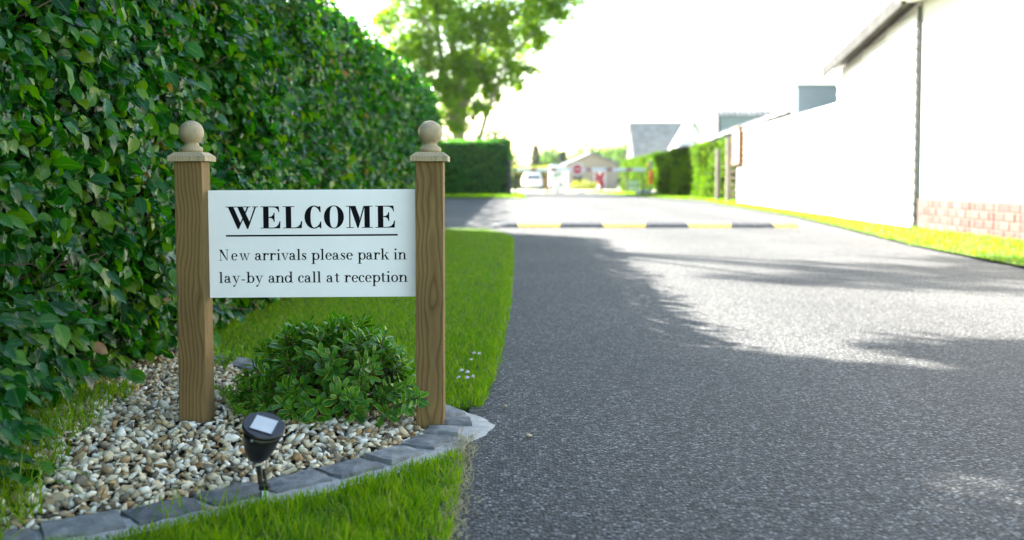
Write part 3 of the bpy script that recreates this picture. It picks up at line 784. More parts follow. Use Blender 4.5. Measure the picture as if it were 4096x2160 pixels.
for i in single: leaf_object(leaf_mesh, pos[i] - hl, tt[i], nn[i], sz[i], wd[i], hedge)
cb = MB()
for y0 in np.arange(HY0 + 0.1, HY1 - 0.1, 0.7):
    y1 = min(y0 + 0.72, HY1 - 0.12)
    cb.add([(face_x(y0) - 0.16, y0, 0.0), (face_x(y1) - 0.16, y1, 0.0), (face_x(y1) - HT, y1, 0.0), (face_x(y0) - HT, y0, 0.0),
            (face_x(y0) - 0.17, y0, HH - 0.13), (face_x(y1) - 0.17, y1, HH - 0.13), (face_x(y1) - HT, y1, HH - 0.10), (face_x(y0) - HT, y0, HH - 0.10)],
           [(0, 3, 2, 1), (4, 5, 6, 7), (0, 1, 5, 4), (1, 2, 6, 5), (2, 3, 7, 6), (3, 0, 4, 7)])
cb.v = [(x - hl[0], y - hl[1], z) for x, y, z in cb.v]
cb.build('shade_core', M['core'], hedge)  # dark slab added to block light and show as shade between leaves
tw = MB()
for k in range(520):
    y = RNG.uniform(2, 9) if k < 420 else RNG.uniform(0, 13); z = RNG.uniform(0.05, 1.7)
    x = face_x(y) - 0.14
    e = np.array([x + RNG.uniform(0.10, 0.20), y + RNG.normal(0, 0.10), z + RNG.uniform(-0.03, 0.16)])
    m_ = (np.array([x, y, z]) + e) / 2 + RNG.normal(0, 0.015, 3)
    tw.tube([np.array([x, y, z]) - hl, m_ - hl, e - hl], [0.004, 0.003, 0.0012], 4, False)
tw.build('twigs', M['twig'], hedge, kind='stuff')


def box_hedge(name, label, loc, sx, sy, sz_, n, leaf, mat, wav=None, rz=0.0, seed=5, group=None):
    rg = np.random.default_rng(seed)
    root = thing(name, loc, label, 'hedge', group, rz)
    A = [sx * sz_, sx * sz_, sy * sz_, sy * sz_, sx * sy]
    cnt = (np.array(A) / sum(A) * n).astype(int); P, NN = [], []
    for k, c in enumerate(cnt):
        u, v = rg.random(c), rg.random(c)
        if k == 0: p, nn_ = np.column_stack([u * sx, 0 * u, v * sz_]), (0, -1, 0.3)
        elif k == 1: p, nn_ = np.column_stack([u * sx, 0 * u + sy, v * sz_]), (0, 1, 0.3)
        elif k == 2: p, nn_ = np.column_stack([0 * u, u * sy, v * sz_]), (-1, 0, 0.3)
        elif k == 3: p, nn_ = np.column_stack([0 * u + sx, u * sy, v * sz_]), (1, 0, 0.3)
        else: p, nn_ = np.column_stack([u * sx, v * sy, 0 * u + sz_]), (0, 0, 1)
        P.append(p); NN.append(np.tile(np.array(nn_, float), (c, 1)))
    P, NN = np.vstack(P), np.vstack(NN)
    if wav is not None:
        w = wav(P[:, 1], P[:, 2]); P[:, 0] += w * (P[:, 0] < sx * 0.5)
    P += rg.normal(0, leaf * 0.45, P.shape); P[:, 2] = np.abs(P[:, 2])
    t = rg.normal(0, 0.6, P.shape) + NN * 0.5 + [0, 0, 0.1]; NN = NN + rg.normal(0, 0.5, P.shape)
    TV, TT, TU = np.array([(0, 0, 0), (0.45, -0.4, 0.06), (0.45, 0.4, 0.06), (1, 0, -0.08)], float), np.array([(0, 2, 1), (1, 2, 3)]), np.array([(0, 0), (-1, .5), (1, .5), (0, 1)], float)
    V, T, r_, uv = instance_np(TV, TT, TU, P, t, NN, leaf * rg.uniform(0.7, 1.3, len(P)), rg.uniform(0.8, 1.2, len(P)), rg.random(len(P)) * 0.999)
    link('foliage', np_mesh('foliage', V, T, r_, uv), root, M[mat], 'stuff')
    cb = MB(); i = leaf * 0.7; ny = max(2, int(sy / 0.5)); nz = 6
    ysn = np.linspace(i, sy - i, ny); zs = np.linspace(0, sz_ - i, nz); vv = []
    for y in ysn:
        for z in zs: vv.append((i + (float(wav(np.array([y]), np.array([z]))[0]) if wav else 0), y, z))
        vv += [(sx - i, y, zs[-1]), (sx - i, y, 0)]
    m = nz + 2; fs = []
    for a in range(ny - 1):
        for b in range(m - 1): fs.append((a * m + b, a * m + b + 1, (a + 1) * m + b + 1, (a + 1) * m + b))
    fs += [tuple(range(m)), tuple(range((ny - 1) * m, ny * m))[::-1]]
    cb.add(vv, fs); cb.build('shade_core', M['core'], root)  # same added dark slab, the hedge's inner shade
    return root


box_hedge('clipped_hedge', 'dark clipped square-ended hedge in shade across the lay-by, tree behind it', (-6.4, 46.3, g(46)), 6.25, 1.6, 2.5, 26000, 0.08, 'clipped', seed=21)


def buttress(y, z):
    return 0.42 * np.abs(((y / 6.2 + 0.12 * np.sin(z * 2)) % 1.0) - 0.62) * 2.0 - 0.35 + 0.10 * np.sin(y * 1.9 + z * 2.3)


box_hedge('conifer_hedge', 'long sunlit yellow-green conifer hedge with dark folds on the right of the road', (6.75, 31.4, g(50) - 0.02), 1.5, 38, 1.98, 52000, 0.10, 'conifer', buttress, R(-1.6), 22)
box_hedge('screen_hedge', 'tall screening hedge behind the lay-by on the left, shading its tarmac', (-6.5, 18.5, 0), 1.6, 27, 4.0, 9000, 0.22, 'clipped', seed=24)
box_hedge('low_hedge', 'low far hedge with a bright sunlit top behind the parked white car', (-4.0, 118, g(118)), 9.5, 2.0, 2.3, 3000, 0.3, 'golden', seed=23)


# small leafy bush showing above the far clipped hedge
def bush(name, loc, label, r, h, n, leaf, mat, seed, group=None):
    rg = np.random.default_rng(seed)
    root = thing(name, loc, label, 'bush', group)
    d = rg.normal(0, 1, (n, 3)); d /= np.linalg.norm(d, axis=1, keepdims=True)
    rad = rg.uniform(0.6, 1.08, (n, 1)) * (1 + 0.16 * np.sin(d[:, :1] * 7 + seed) * np.cos(d[:, 1:2] * 6))
    p = d * rad * [r, r, h / 2] + [0, 0, h * 0.52]
    t = d + rg.normal(0, 0.6, (n, 3)); nn_ = d + rg.normal(0, 0.6, (n, 3)) + [0, 0, 0.4]
    TV, TT, TU = np.array([(0, 0, 0), (0.45, -0.4, 0.06), (0.45, 0.4, 0.06), (1, 0, -0.08)], float), np.array([(0, 2, 1), (1, 2, 3)]), np.array([(0, 0), (-1, .5), (1, .5), (0, 1)], float)
    V, T, r_, uv = instance_np(TV, TT, TU, p, t, nn_, leaf * rg.uniform(0.7, 1.3, n), rg.uniform(0.8, 1.2, n), rg.random(n) * 0.999)
    link('crown', np_mesh('crown', V, T, r_, uv), root, M[mat], 'stuff')
    b = MB()
    for k in range(7):
        q = p[rg.integers(n)] * [0.7, 0.7, 0.9]
        b.tube([(0, 0, 0), (q[0] * 0.4, q[1] * 0.4, q[2] * 0.55), q], [0.03 * h, 0.02 * h, 0.008 * h], 5, False)
    b.build('stem', M['twig'], root)
    return root


bush('bush', (-0.95, 50.5, g(50)), 'small loose bush peeping over the right end of the far clipped hedge', 0.95, 3.2, 1400, 0.16, 'clipped', 31)

# ------------------------------------------------------------------ woodland far behind
rg = np.random.default_rng(40)
Pw = []
for k in range(120):
    x = rg.uniform(-75, 140); y = rg.uniform(235, 300); h = rg.uniform(7.5, 11.5) * (1.15 if y > 270 else 1.0)
    n = 520; d = rg.normal(0, 1, (n, 3)); d /= np.linalg.norm(d, axis=1, keepdims=True)
    Pw.append(np.array([x, y, g(y) + h * 0.5]) + d * rg.uniform(0.7, 1.05, (n, 1)) * [h * 0.42, h * 0.42, h * 0.5])
Pw = np.vstack(Pw); n = len(Pw)
TV, TT, TU = np.array([(0, 0, 0), (0.45, -0.4, 0.06), (0.45, 0.4, 0.06), (1, 0, -0.08)], float), np.array([(0, 2, 1), (1, 2, 3)]), np.array([(0, 0), (-1, .5), (1, .5), (0, 1)], float)
V, T, r_, uv = instance_np(TV, TT, TU, Pw, rg.normal(0, 1, (n, 3)), rg.normal(0, 1, (n, 3)) + [0, 0, .6], rg.uniform(0.6, 1.15, n), rg.uniform(.8, 1.2, n), rg.random(n) * .999)
tag(link('woodland', np_mesh('woodland', V, T, r_, uv), None, M['wood_far']), 'far-off pale green woodland on the skyline', 'woodland', kind='stuff')


def fir(loc, h, seed, label):
    rg = np.random.default_rng(seed); root = thing('fir_tree', loc, label, 'tree', 'firs on the skyline')
    MB().tube([(0, 0, 0), (0, 0, h)], [0.2, 0.03], 6).build('trunk', M['bark'], root)
    n = 900; z = rg.random(n) ** 1.3; a = rg.uniform(0, 6.28, n); rr_ = (1 - z) * h * 0.22 * rg.uniform(0.3, 1.1, n) * (0.75 + 0.25 * np.sin(z * 40))
    p = np.column_stack([np.cos(a) * rr_, np.sin(a) * rr_, 0.1 * h + z * h * 0.92])
    t = np.column_stack([np.cos(a), np.sin(a), np.full(n, -0.4)])
    V, T, r_, uv = instance_np(TV, TT, TU, p, t, rg.normal(0, .4, (n, 3)) + [0, 0, 1], rg.uniform(.7, 1.1, n), rg.uniform(.6, 1, n), rg.random(n) * .999)
    link('crown', np_mesh('crown', V, T, r_, uv), root, M['fir'], 'stuff')


fir((5.3, 225, g(225)), 9.3, 51, 'taller pointed fir on the skyline just right of the dark gate post')
fir((11.5, 225, g(225)), 8.0, 52, 'shorter pointed fir on the skyline above the parked white car')


# ------------------------------------------------------------------ white building on the right
wall_l = (5.5, 13.5, 0.0)
near = thing('rendered_building', (5.5, 10.5, 0), 'tall white rendered building with brick plinth at the right edge', 'building')
# wall faces -x at x = 5.5 ; local origin at (5.5, 10.5)
MB().box(-0.028, -8, 0.0, 4.0, 2.99, 0.423).build('plinth_core', M['pointing'], near)
MB().box(0.0, -8, 0.425, 4.0, 2.99, 3.40).build('wall', M['render'], near, 0.008)
bk = MB().box(0, 0, 0, 0.10, 0.225, 0.088).mesh('brick', 0.006, False, 1); bk.materials.append(M['brick'])
bk2 = MB().box(0, 0, 0, 0.10, 0.108, 0.088).mesh('brick_header', 0.006, False, 1); bk2.materials.append(M['brick'])
for c in range(4):
    y = -3.2 - (0.118 if c % 2 else 0)
    k = 0
    while y < 2.98:
        hd = (k % 3 == 2); w = 0.108 if hd else 0.225
        if y + w > 2.98: break
        if not (c in (1, 2) and -0.72 < y + w / 2 < -0.52):
            o = bpy.data.objects.new('brick', bk2 if hd else bk); COL.objects.link(o); o.parent = near
            o.location = (-0.035 + random.uniform(-0.003, 0.003), y, 0.008 + c * 0.103)
        y += w + 0.012; k += 1
ab = MB().box(-0.04, -0.715, 0.118, 0.06, -0.525, 0.292).build('air_brick', M['brick'], near, 0.004)
for k in range(2):
    for j in range(5):
        MB().box(-0.043, -0.69 + k * 0.085, 0.132 + j * 0.031, -0.035, -0.63 + k * 0.085, 0.148 + j * 0.031).build('vent_slot', M['rubber'], ab)
# eave of the near building
MB().box(-0.34, -8, 3.06, 4.2, 3.08, 3.09).build('soffit', M['soffit'], near)
MB().box(-0.36, -8, 3.094, -0.335, 3.10, 3.27).build('fascia', M['soffit'], near)
MB().prism([(-0.42, 3.20), (4.3, 4.9), (4.3, 5.0), (-0.42, 3.28)], -8, 3.12, 'y').build('roof', M['tile'], near)
MB().tube([(-0.42, -8, 3.20), (-0.42, 3.16, 3.20)], [0.055, 0.055], 10).build('gutter', M['slateblue'], near)

gab = thing('boarded_gable', (5.425, 13.56, 0), 'white lap-boarded gable under a sloping weathered verge board', 'building', rz=R(-3.6))
GL = 3.95
def gable_top(y): return 3.18 - 0.125 * y
MB().prism([(0.0, 0.0), (GL, 0.0), (GL, gable_top(GL) - 0.1), (0.0, gable_top(0) - 0.1)], 0.06, 3.0, 'x').build('wall', M['render'], gab)
nb = 21; bh = 0.15
for k in range(nb):
    z0 = 0.03 + k * bh; z1 = z0 + bh + 0.02
    yend = GL if z1 < gable_top(GL) - 0.12 else min(GL, (3.18 - 0.12 - z1) / 0.125)
    if yend < 0.3: break
    st = 0.02 * (k % 2)
    MB().add([(-0.012, 0, z0), (0.03, 0, z0), (0.03, 0, z1), (0.022, 0, z1), (-0.012, yend, z0), (0.03, yend, z0), (0.03, yend, z1), (0.022, yend, z1)],
             [(0, 1, 2, 3), (7, 6, 5, 4), (0, 4, 5, 1), (1, 5, 6, 2), (2, 6, 7, 3), (3, 7, 4, 0)]).build('lap_board', M['boards'], gab)
MB().box(0.034, -0.045, 0.0, 0.062, -0.002, 3.0).build('dark_gap_strip', M['darkpost'], gab)  # dark strip put in for the shaded recess beside the board ends
MB().prism([(-0.12, gable_top(-0.12) - 0.17), (GL + 0.30, gable_top(GL + 0.3) - 0.17), (GL + 0.30, gable_top(GL + 0.3) + 0.01), (-0.12, gable_top(-0.12) + 0.02)], -0.20, -0.16, 'x').build('verge_board', M['fascia'], gab, 0.004)
MB().prism([(-0.10, gable_top(-0.1) - 0.03), (GL + 0.28, gable_top(GL + 0.28) - 0.03), (GL + 0.28, gable_top(GL + 0.28) + 0.05), (-0.10, gable_top(-0.1) + 0.05)], -0.158, 3.2, 'x').build('roof', M['tile'], gab)

low = thing('low_boarded_wing', (5.78, 17.6, 0), 'long low white boarded wing between the gable and the conifer hedge', 'building', rz=R(-3.3))
LL = 10.9
MB().box(0.05, 0, 0, 1.6, LL, 1.98).build('wall', M['render'], low)
for k in range(13):
    z0 = 0.02 + k * 0.15; z1 = min(z0 + 0.168, 1.99)
    for y0, y1, mt in ((0.01, LL - 1.25, 'boards'), (LL - 1.23, LL, 'greyboards')):
        MB().add([(-0.012, y0, z0), (0.03, y0, z0), (0.03, y0, z1), (0.022, y0, z1), (-0.012, y1, z0), (0.03, y1, z0), (0.03, y1, z1), (0.022, y1, z1)],
                 [(0, 1, 2, 3), (7, 6, 5, 4), (0, 4, 5, 1), (1, 5, 6, 2), (2, 6, 7, 3), (3, 7, 4, 0)]).build('lap_board', M[mt], low)
MB().box(-0.03, 0.0, 1.995, 1.7, LL + 0.02, 2.03).build('coping', M['white'], low)

box_ = thing('roof_box', (8.1, 28.5, 0), 'blue-grey flat-topped block rising behind the low white wing', 'building')
MB().box(0, 0, 0, 3.4, 0.55, 3.30).build('wall', M['slateblue'], box_)
MB().box(-0.03, -0.03, 3.302, 3.43, 0.58, 3.37).build('flat_roof', M['slateblue'], box_)

til = thing('tiled_shed', (6.95, 33.5, g(33)), 'low building with a tiled sloping roof behind the conifer hedge', 'building')
MB().box(0.2, 0.1, 0, 4.3, 9, 1.95).build('wall', M['render'], til)
def tile_z(x): return 2.02 + 0.36 * (x + 0.2)
MB().prism([(-0.2, tile_z(-0.2) - 0.06), (3.4, tile_z(3.4) - 0.06), (7.0, tile_z(-0.2) - 0.06)], 0.05, 9.2, 'y').build('roof_deck', M['tile'], til)
for k in range(12):
    x = -0.22 + k * 0.30
    for j in range(3):
        MB().add([(x, j * 1.0, tile_z(x) + 0.01), (x + 0.34, j * 1.0, tile_z(x + 0.34) - 0.025), (x + 0.34, j + 0.97, tile_z(x + 0.34) - 0.025), (x, j + 0.97, tile_z(x) + 0.01),
                  (x, j * 1.0, tile_z(x) + 0.05), (x + 0.34, j * 1.0, tile_z(x + 0.34) + 0.015), (x + 0.34, j + 0.97, tile_z(x + 0.34) + 0.015), (x, j + 0.97, tile_z(x) + 0.05)],
                 [(0, 3, 2, 1), (4, 5, 6, 7), (0, 1, 5, 4), (1, 2, 6, 5), (2, 3, 7, 6), (3, 0, 4, 7)]).build('roof_tile', M['tile'], til)

# the wall noticeboard and the slatted gate at the far end of the wing
nbd = thing('wall_noticeboard', (6.36, 27.6, 1.16), 'brown framed noticeboard fixed to the end of the low white wing', 'noticeboard', rz=R(-3.3))
MB().box(-0.10, 0, 0, -0.03, 1.0, 0.92).build('board', M['white'], nbd)
for a in ((-0.14, -0.06, -0.06, 0.0, 0.0, 0.98), (-0.14, 1.0, -0.06, 0.0, 1.06, 0.98), (-0.14, 0.001, 0.921, 0.0, 0.999, 0.98), (-0.14, 0.001, -0.06, 0.0, 0.999, -0.001)):
    MB().box(*a).build('frame', M['rail'], nbd, 0.004)
gt = thing('slatted_gate', (6.28, 29.3, 0), 'weathered slatted timber gate and posts between the white wing and conifer hedge', 'gate')
MB().box(-0.05, 1.2, 0, 0.07, 1.32, 1.60).build('gate_post', M['timber'], gt, 0.006)
MB().box(0.02, 0.1, 0, 0.14, 0.22, 1.90).build('gate_post', M['timber'], gt, 0.006)
for k in range(8):
    MB().box(0.15, 0.13, 0.10 + k * 0.19, 0.75, 0.16, 0.20 + k * 0.19).build('slat', M['timber'], gt, 0.003)
b = MB(); b.add([(0.20, 0.10, 0.12), (0.27, 0.10, 0.12), (0.70, 0.10, 1.5), (0.62, 0.10, 1.5), (0.20, 0.125, 0.12), (0.27, 0.125, 0.12), (0.70, 0.125, 1.5), (0.62, 0.125, 1.5)],
                [(0, 1, 2, 3), (7, 6, 5, 4), (0, 4, 5, 1), (1, 5, 6, 2), (2, 6, 7, 3), (3, 7, 4, 0)]); b.build('brace', M['timber'], gt)

# ------------------------------------------------------------------ far buildings
barn = thing('dutch_barn', (12.3, 60, g(60)), 'white-ended barn with a curved corrugated roof beyond the conifer hedge', 'barn')
BH = 4.6
def arc_prof(w, h0, rise, k=14): return [(w * i / k, h0 + rise * math.sin(math.pi * i / k) ** 0.8) for i in range(k + 1)]
MB().prism([(0, 0), (5.2, 0), (5.2, BH)] + [(5.2 - a, z) for a, z in arc_prof(5.2, BH, 0.85)][1:-1] + [(0, BH)], 0.0, 0.15, 'x').build('end_wall', M['palegrey'], barn)
MB().box(0.16, 0.05, 0, 16, 5.1, BH - 0.02).build('side_wall', M['barnblue'], barn)
MB().box(0.16, -0.02, 3.55, 16, 0.04, 3.72).build('trim', M['white'], barn)
for k in range(9):
    MB().box(0.3 + k * 1.75, -0.01, 2.4, 1.7 + k * 1.75, 0.045, 3.3).build('window', M['glass'], barn)
pr = arc_prof(5.3, BH, 0.9); vv, ff = [], []
nx = 96
for i in range(nx + 1):
    x = 0.155 + i * 16.0 / nx; o_ = 0.022 * (i % 2)
    for a, z in pr: vv.append((x, a - 0.05, z + o_))
m = len(pr)
for i in range(nx):
    for j in range(m - 1): ff.append((i * m + j, (i + 1) * m + j, (i + 1) * m + j + 1, i * m + j + 1))
MB().add(vv, ff).build('roof', M['sheet'], barn)


def gable_house(name, loc, label, w, d, eave, ridge, wall_m, roof_m, rz=0.0, axis='x', corr=0):
    """ridge along local x ('x') or y ('y'); origin at the front left corner"""
    root = thing(name, loc, label, 'house', None, rz)
    if axis == 'x':
        MB().prism([(0, 0), (d, 0), (d, eave), (d / 2, ridge - 0.08), (0, eave)], 0, w, 'x').build('wall', wall_m, root)
        for s in (0, 1):
            ya, yb = (-0.2, d / 2) if s == 0 else (d + 0.2, d / 2)
            za = eave - 0.2 * (ridge - eave) / (d / 2)
            b = MB(); n_ = corr if corr else 1
            vv, ff = [], []
            for i in range(n_ + 1):
                x = -0.12 + (w + 0.24) * i / n_; o_ = 0.05 * (i % 2) if corr else 0
                vv += [(x, ya, za + 0.02 + o_), (x, yb, ridge + 0.02 + o_)]
            for i in range(n_): ff.append((2 * i, 2 * i + 2, 2 * i + 3, 2 * i + 1))
            b.add(vv, ff); b.build('roof', roof_m, root)
    else:
        MB().prism([(0, 0), (w, 0), (w, eave), (w / 2, ridge - 0.06), (0, eave)], 0, d, 'y').build('wall', wall_m, root)
        sl = (ridge - eave) / (w / 2)
        MB().prism([(-0.25, eave - 0.25 * sl), (w / 2 - 0.001, ridge), (w / 2 - 0.001, ridge + 0.14), (-0.25, eave - 0.25 * sl + 0.14)], -0.25, d + 0.2, 'y').build('roof', roof_m, root)
        MB().prism([(w + 0.25, eave - 0.25 * sl), (w / 2 + 0.001, ridge), (w / 2 + 0.001, ridge + 0.14), (w + 0.25, eave - 0.25 * sl + 0.14)], -0.25, d + 0.2, 'y').build('roof', roof_m, root)
    return root


gable_house('grey_roofed_house', (9.5, 78, g(78)), 'white house with a broad grey corrugated roof rising above the conifer hedge', 4.35, 5.0, 2.75, 5.45, M['palegrey'], M['sheet'], 0, 'x', 46)
gable_house('white_gabled_house', (12.15, 72, g(72)), 'narrow white gabled house between the grey roof and the curved barn', 1.8, 4, 3.5, 5.0, M['white'], M['sheet'], 0, 'y')
hs = gable_house('gatehouse', (5.55, 100, g(100)), 'small beige gabled gatehouse with a red door beyond the barrier', 5.0, 7.0, 2.55, 3.62, M['beige'], M['slateblue'], R(1.3), 'y')
dr = MB().box(2.75, -0.05, 0.0, 3.70, -0.005, 2.0).build('door', M['redpaint'], hs)
MB().lathe([(0.17, 0), (0.17, 0.02)], 20).build('door_roundel', M['white'], dr).matrix_local = Matrix.Translation((3.22, -0.052, 1.68)) @ Matrix.Rotation(R(90), 4, 'X')
MB().box(3.58, -0.09, 0.8, 3.64, -0.055, 1.2).build('door_handle', M['white'], dr)
MB().box(2.65, -0.04, 0.0, 2.745, -0.003, 2.1).build('door_frame', M['white'], hs); MB().box(3.705, -0.04, 0.0, 3.80, -0.003, 2.1).build('door_frame', M['white'], hs)
wd_ = MB().box(0.55, -0.03, 0.15, 1.5, -0.004, 2.1).build('window', M['timber'], hs)
MB().box(0.63, -0.045, 0.25, 1.0, -0.032, 2.0).build('pane', M['glass'], wd_); MB().box(1.06, -0.045, 0.25, 1.42, -0.032, 2.0).build('pane', M['glass'], wd_)
for k, (x, r0) in enumerate(((6.1, 0.36), (6.95, 0.42), (7.5, 0.32), (8.1, 0.30))):
    bush('golden_shrub', (x, 96 + 0.3 * k, g(96)), ['rounded golden shrub at the left corner of the gatehouse', 'largest golden shrub before the gatehouse window', 'narrow golden shrub between the window and red door', 'golden shrub next to the red gatehouse door'][k], r0, r0 * 2.1, 260, 0.13, 'golden', 60 + k, 'golden shrubs before the gatehouse')


# ------------------------------------------------------------------ barrier, signs, bollards, cone
bar = thing('road_barrier', (0.05, 43, g(43)), 'white road barrier arm with red bands and a round STOP sign across the road', 'barrier')
MB().box(0.04, -0.06, 0, 0.14, 0.06, 1.25).build('pivot_post', M['darkpost'], bar, 0.01)
MB().box(0.0, -0.03, 1.07, 5.66, 0.03, 1.22).build('arm', M['white'], bar, 0.006)
for x in (0.75, 1.6, 3.1, 4.0, 4.85): MB().box(x, -0.034, 1.067, x + 0.26, 0.034, 1.223).build('red_band', M['fadedred'], bar)
MB().box(5.52, -0.02, 0, 5.60, 0.04, 1.075).build('rest_post', M['timber'], bar)
sd = MB().lathe([(0.27, 0), (0.27, 0.02)], 36).build('stop_sign', M['white'], bar); sd.matrix_local = Matrix.Translation((2.75, -0.045, 1.16)) @ Matrix.Rotation(R(90), 4, 'X')
MB().lathe([(0.205, 0.021), (0.205, 0.026)], 36).build('red_disc', M['signred'], sd)
b = MB()                                          # the word STOP, 9 cm high
zz = 0.028
def bar2(x0, y0, x1, y1): b.box(x0, y0, zz, x1, y1, zz + 0.003)
def word_stop():
    u = 0.016; h = 0.09
    x = -0.145                                    # S
    for y0 in (0, h / 2 - u / 2, h - u): bar2(x, y0 - h / 2, x + 0.06, y0 + u - h / 2)
    bar2(x, 0, x + u, h / 2 - u); bar2(x + 0.06 - u, -h / 2 + u, x + 0.06, -u / 2)
    x = -0.07                                     # T
    bar2(x, h / 2 - u, x + 0.064, h / 2); bar2(x + 0.024, -h / 2, x + 0.04, h / 2 - u)
    x = 0.008                                     # O
    bar2(x, -h / 2, x + u, h / 2); bar2(x + 0.046, -h / 2, x + 0.062, h / 2); bar2(x + u, h / 2 - u, x + 0.046, h / 2); bar2(x + u, -h / 2, x + 0.046, -h / 2 + u)
    x = 0.085                                     # P
    bar2(x, -h / 2, x + u, h / 2); bar2(x + u, h / 2 - u, x + 0.058, h / 2); bar2(x + u, -u / 2, x + 0.058, u / 2); bar2(x + 0.058 - u, u / 2, x + 0.058, h / 2 - u)
word_stop(); b.build('lettering', M['white'], sd)

gp_ = thing('gate_post', (-0.12, 46.0, g(46)), 'dark gate post with two amber discs, added as sun glints, at the end of the far clipped hedge', 'post')
MB().box(-0.09, -0.09, 0, 0.09, 0.09, 1.62).build('post', M['darkpost'], gp_, 0.01)
for z in (1.50, 0.98):  # amber discs added to imitate glints of sun by the post
    MB().lathe([(0.0, -0.03), (0.07, -0.02), (0.085, 0.0), (0.07, 0.02), (0.0, 0.03)], 16).build('glint_disc', M['amber'], gp_, smooth=True).matrix_local = Matrix.Translation((0.16, -0.1, z)) @ Matrix.Rotation(R(90), 4, 'X')


def post_thing(name, loc, label, cat, r_, h, mat):
    root = thing(name, loc, label, cat)
    MB().box(-r_, -r_, 0, r_, r_, h).build('post', mat, root, r_ * 0.15)
    return root


post_thing('timber_post', (2.35, 67, g(67)), 'short brown timber post left of the white pillar past the barrier', 'post', 0.09, 1.45, M['rail'])
wp = post_thing('white_pillar', (3.35, 64, g(64)), 'square white pillar in front of the gatehouse corner', 'pillar', 0.11, 1.65, M['white'])
MB().prism([(-0.14, -0.14), (0.14, -0.14), (0.14, 0.14), (-0.14, 0.14)], 1.652, 1.70).build('cap', M['white'], wp)
bl = thing('ball_bollard', (2.98, 66, g(66)), 'white ball-topped bollard beside the white pillar', 'bollard')
MB().lathe([(0.10, 0), (0.10, 0.08), (0.0001 + 0.19, 0.2), (0.235, 0.34), (0.20, 0.47), (0.12, 0.55), (0.02, 0.58)], 20).build('ball', M['white'], bl, smooth=True)
ps = thing('plate_sign', (2.70, 62, g(62)), 'small grey sign plate on a thin grey pole past the barrier', 'sign')
MB().tube([(0, 0, 0), (0, 0, 1.22)], [0.03, 0.03], 8).build('pole', M['greysign'], ps)
MB().box(-0.17, -0.05, 1.0, 0.17, -0.032, 1.18).build('plate', M['greysign'], ps)

nt_ = thing('green_noticeboard', (6.65, 58, g(58)), 'low white and green noticeboard on two timber posts by the hedge', 'noticeboard')
for x in (0.0, 0.92): MB().box(x - 0.05, -0.05, 0, x + 0.05, 0.05, 1.12).build('post', M['timber'], nt_)
bd = MB().box(0.07, -0.03, 0.18, 0.85, 0.0, 0.78).build('board', M['white'], nt_)
MB().box(0.09, -0.036, 0.42, 0.83, -0.031, 0.53).build('green_band', M['green'], bd)
MB().box(0.09, -0.036, 0.70, 0.83, -0.031, 0.77).build('green_band', M['green'], bd)

fs_ = thing('flag_sign', (7.30, 50, g(50)), 'grey-green sign panel on a tall thin pole before the conifer hedge', 'sign')
MB().tube([(0, 0, 0), (0, 0, 1.75)], [0.03, 0.03], 8).build('pole', M['white'], fs_)
MB().box(-0.46, -0.05, 1.28, 0.03, -0.032, 1.74).build('panel', M['greysign'], fs_)
os_ = thing('orange_marker', (7.0, 50.4, g(50)), 'orange upright marker panel with a round pink disc on a dark foot', 'marker')
MB().box(-0.03, -0.03, 0, 0.03, 0.03, 0.5).build('foot', M['darkpost'], os_)
MB().box(-0.10, -0.03, 0.5, 0.10, 0.03, 1.22).build('panel', M['orange'], os_, 0.02)
MB().lathe([(0.10, 0), (0.10, 0.02)], 20).build('disc', M['orange'], os_).matrix_local = Matrix.Translation((-0.12, -0.04, 1.48)) @ Matrix.Rotation(R(90), 4, 'X')
MB().box(-0.15, -0.02, 1.225, -0.09, 0.0, 1.40).build('disc_arm', M['darkpost'], os_)
for k, (x, y, s) in enumerate(((6.05, 46.5, 0.30), (6.45, 46.9, 0.22), (6.80, 47.2, 0.26))):
    bm = bmesh.new(); bmesh.ops.create_icosphere(bm, subdivisions=2, radius=s)
    for v in bm.verts: v.co *= 1 + 0.22 * math.sin(v.co.x * 19 + k) * math.cos(v.co.y * 17) + RNG.normal(0, 0.05); v.co.z *= 0.62
    me = bpy.data.meshes.new('boulder'); bm.to_mesh(me); bm.free()
    o = link('boulder', me, None, M['rock']); o.location = (x, y, g(y) + s * 0.35)
    tag(o, ['largest pale boulder at the road edge below the orange marker', 'smallest pale boulder, between two others below the orange marker', 'pale boulder farthest from the road below the orange marker'][k], 'rock', 'pale boulders at the hedge foot')
cn = thing('traffic_cone', (5.45, 62.5, g(62)), 'white traffic cone with red tip and base before the red door', 'cone')
MB().box(-0.2, -0.2, 0, 0.2, 0.2, 0.05).build('base', M['signred'], cn)
MB().lathe([(0.15, 0.051), (0.075, 0.48)], 20).build('sleeve', M['white'], cn, smooth=True)
MB().lathe([(0.074, 0.481), (0.035, 0.68)], 20).build('tip', M['signred'], cn, smooth=True)


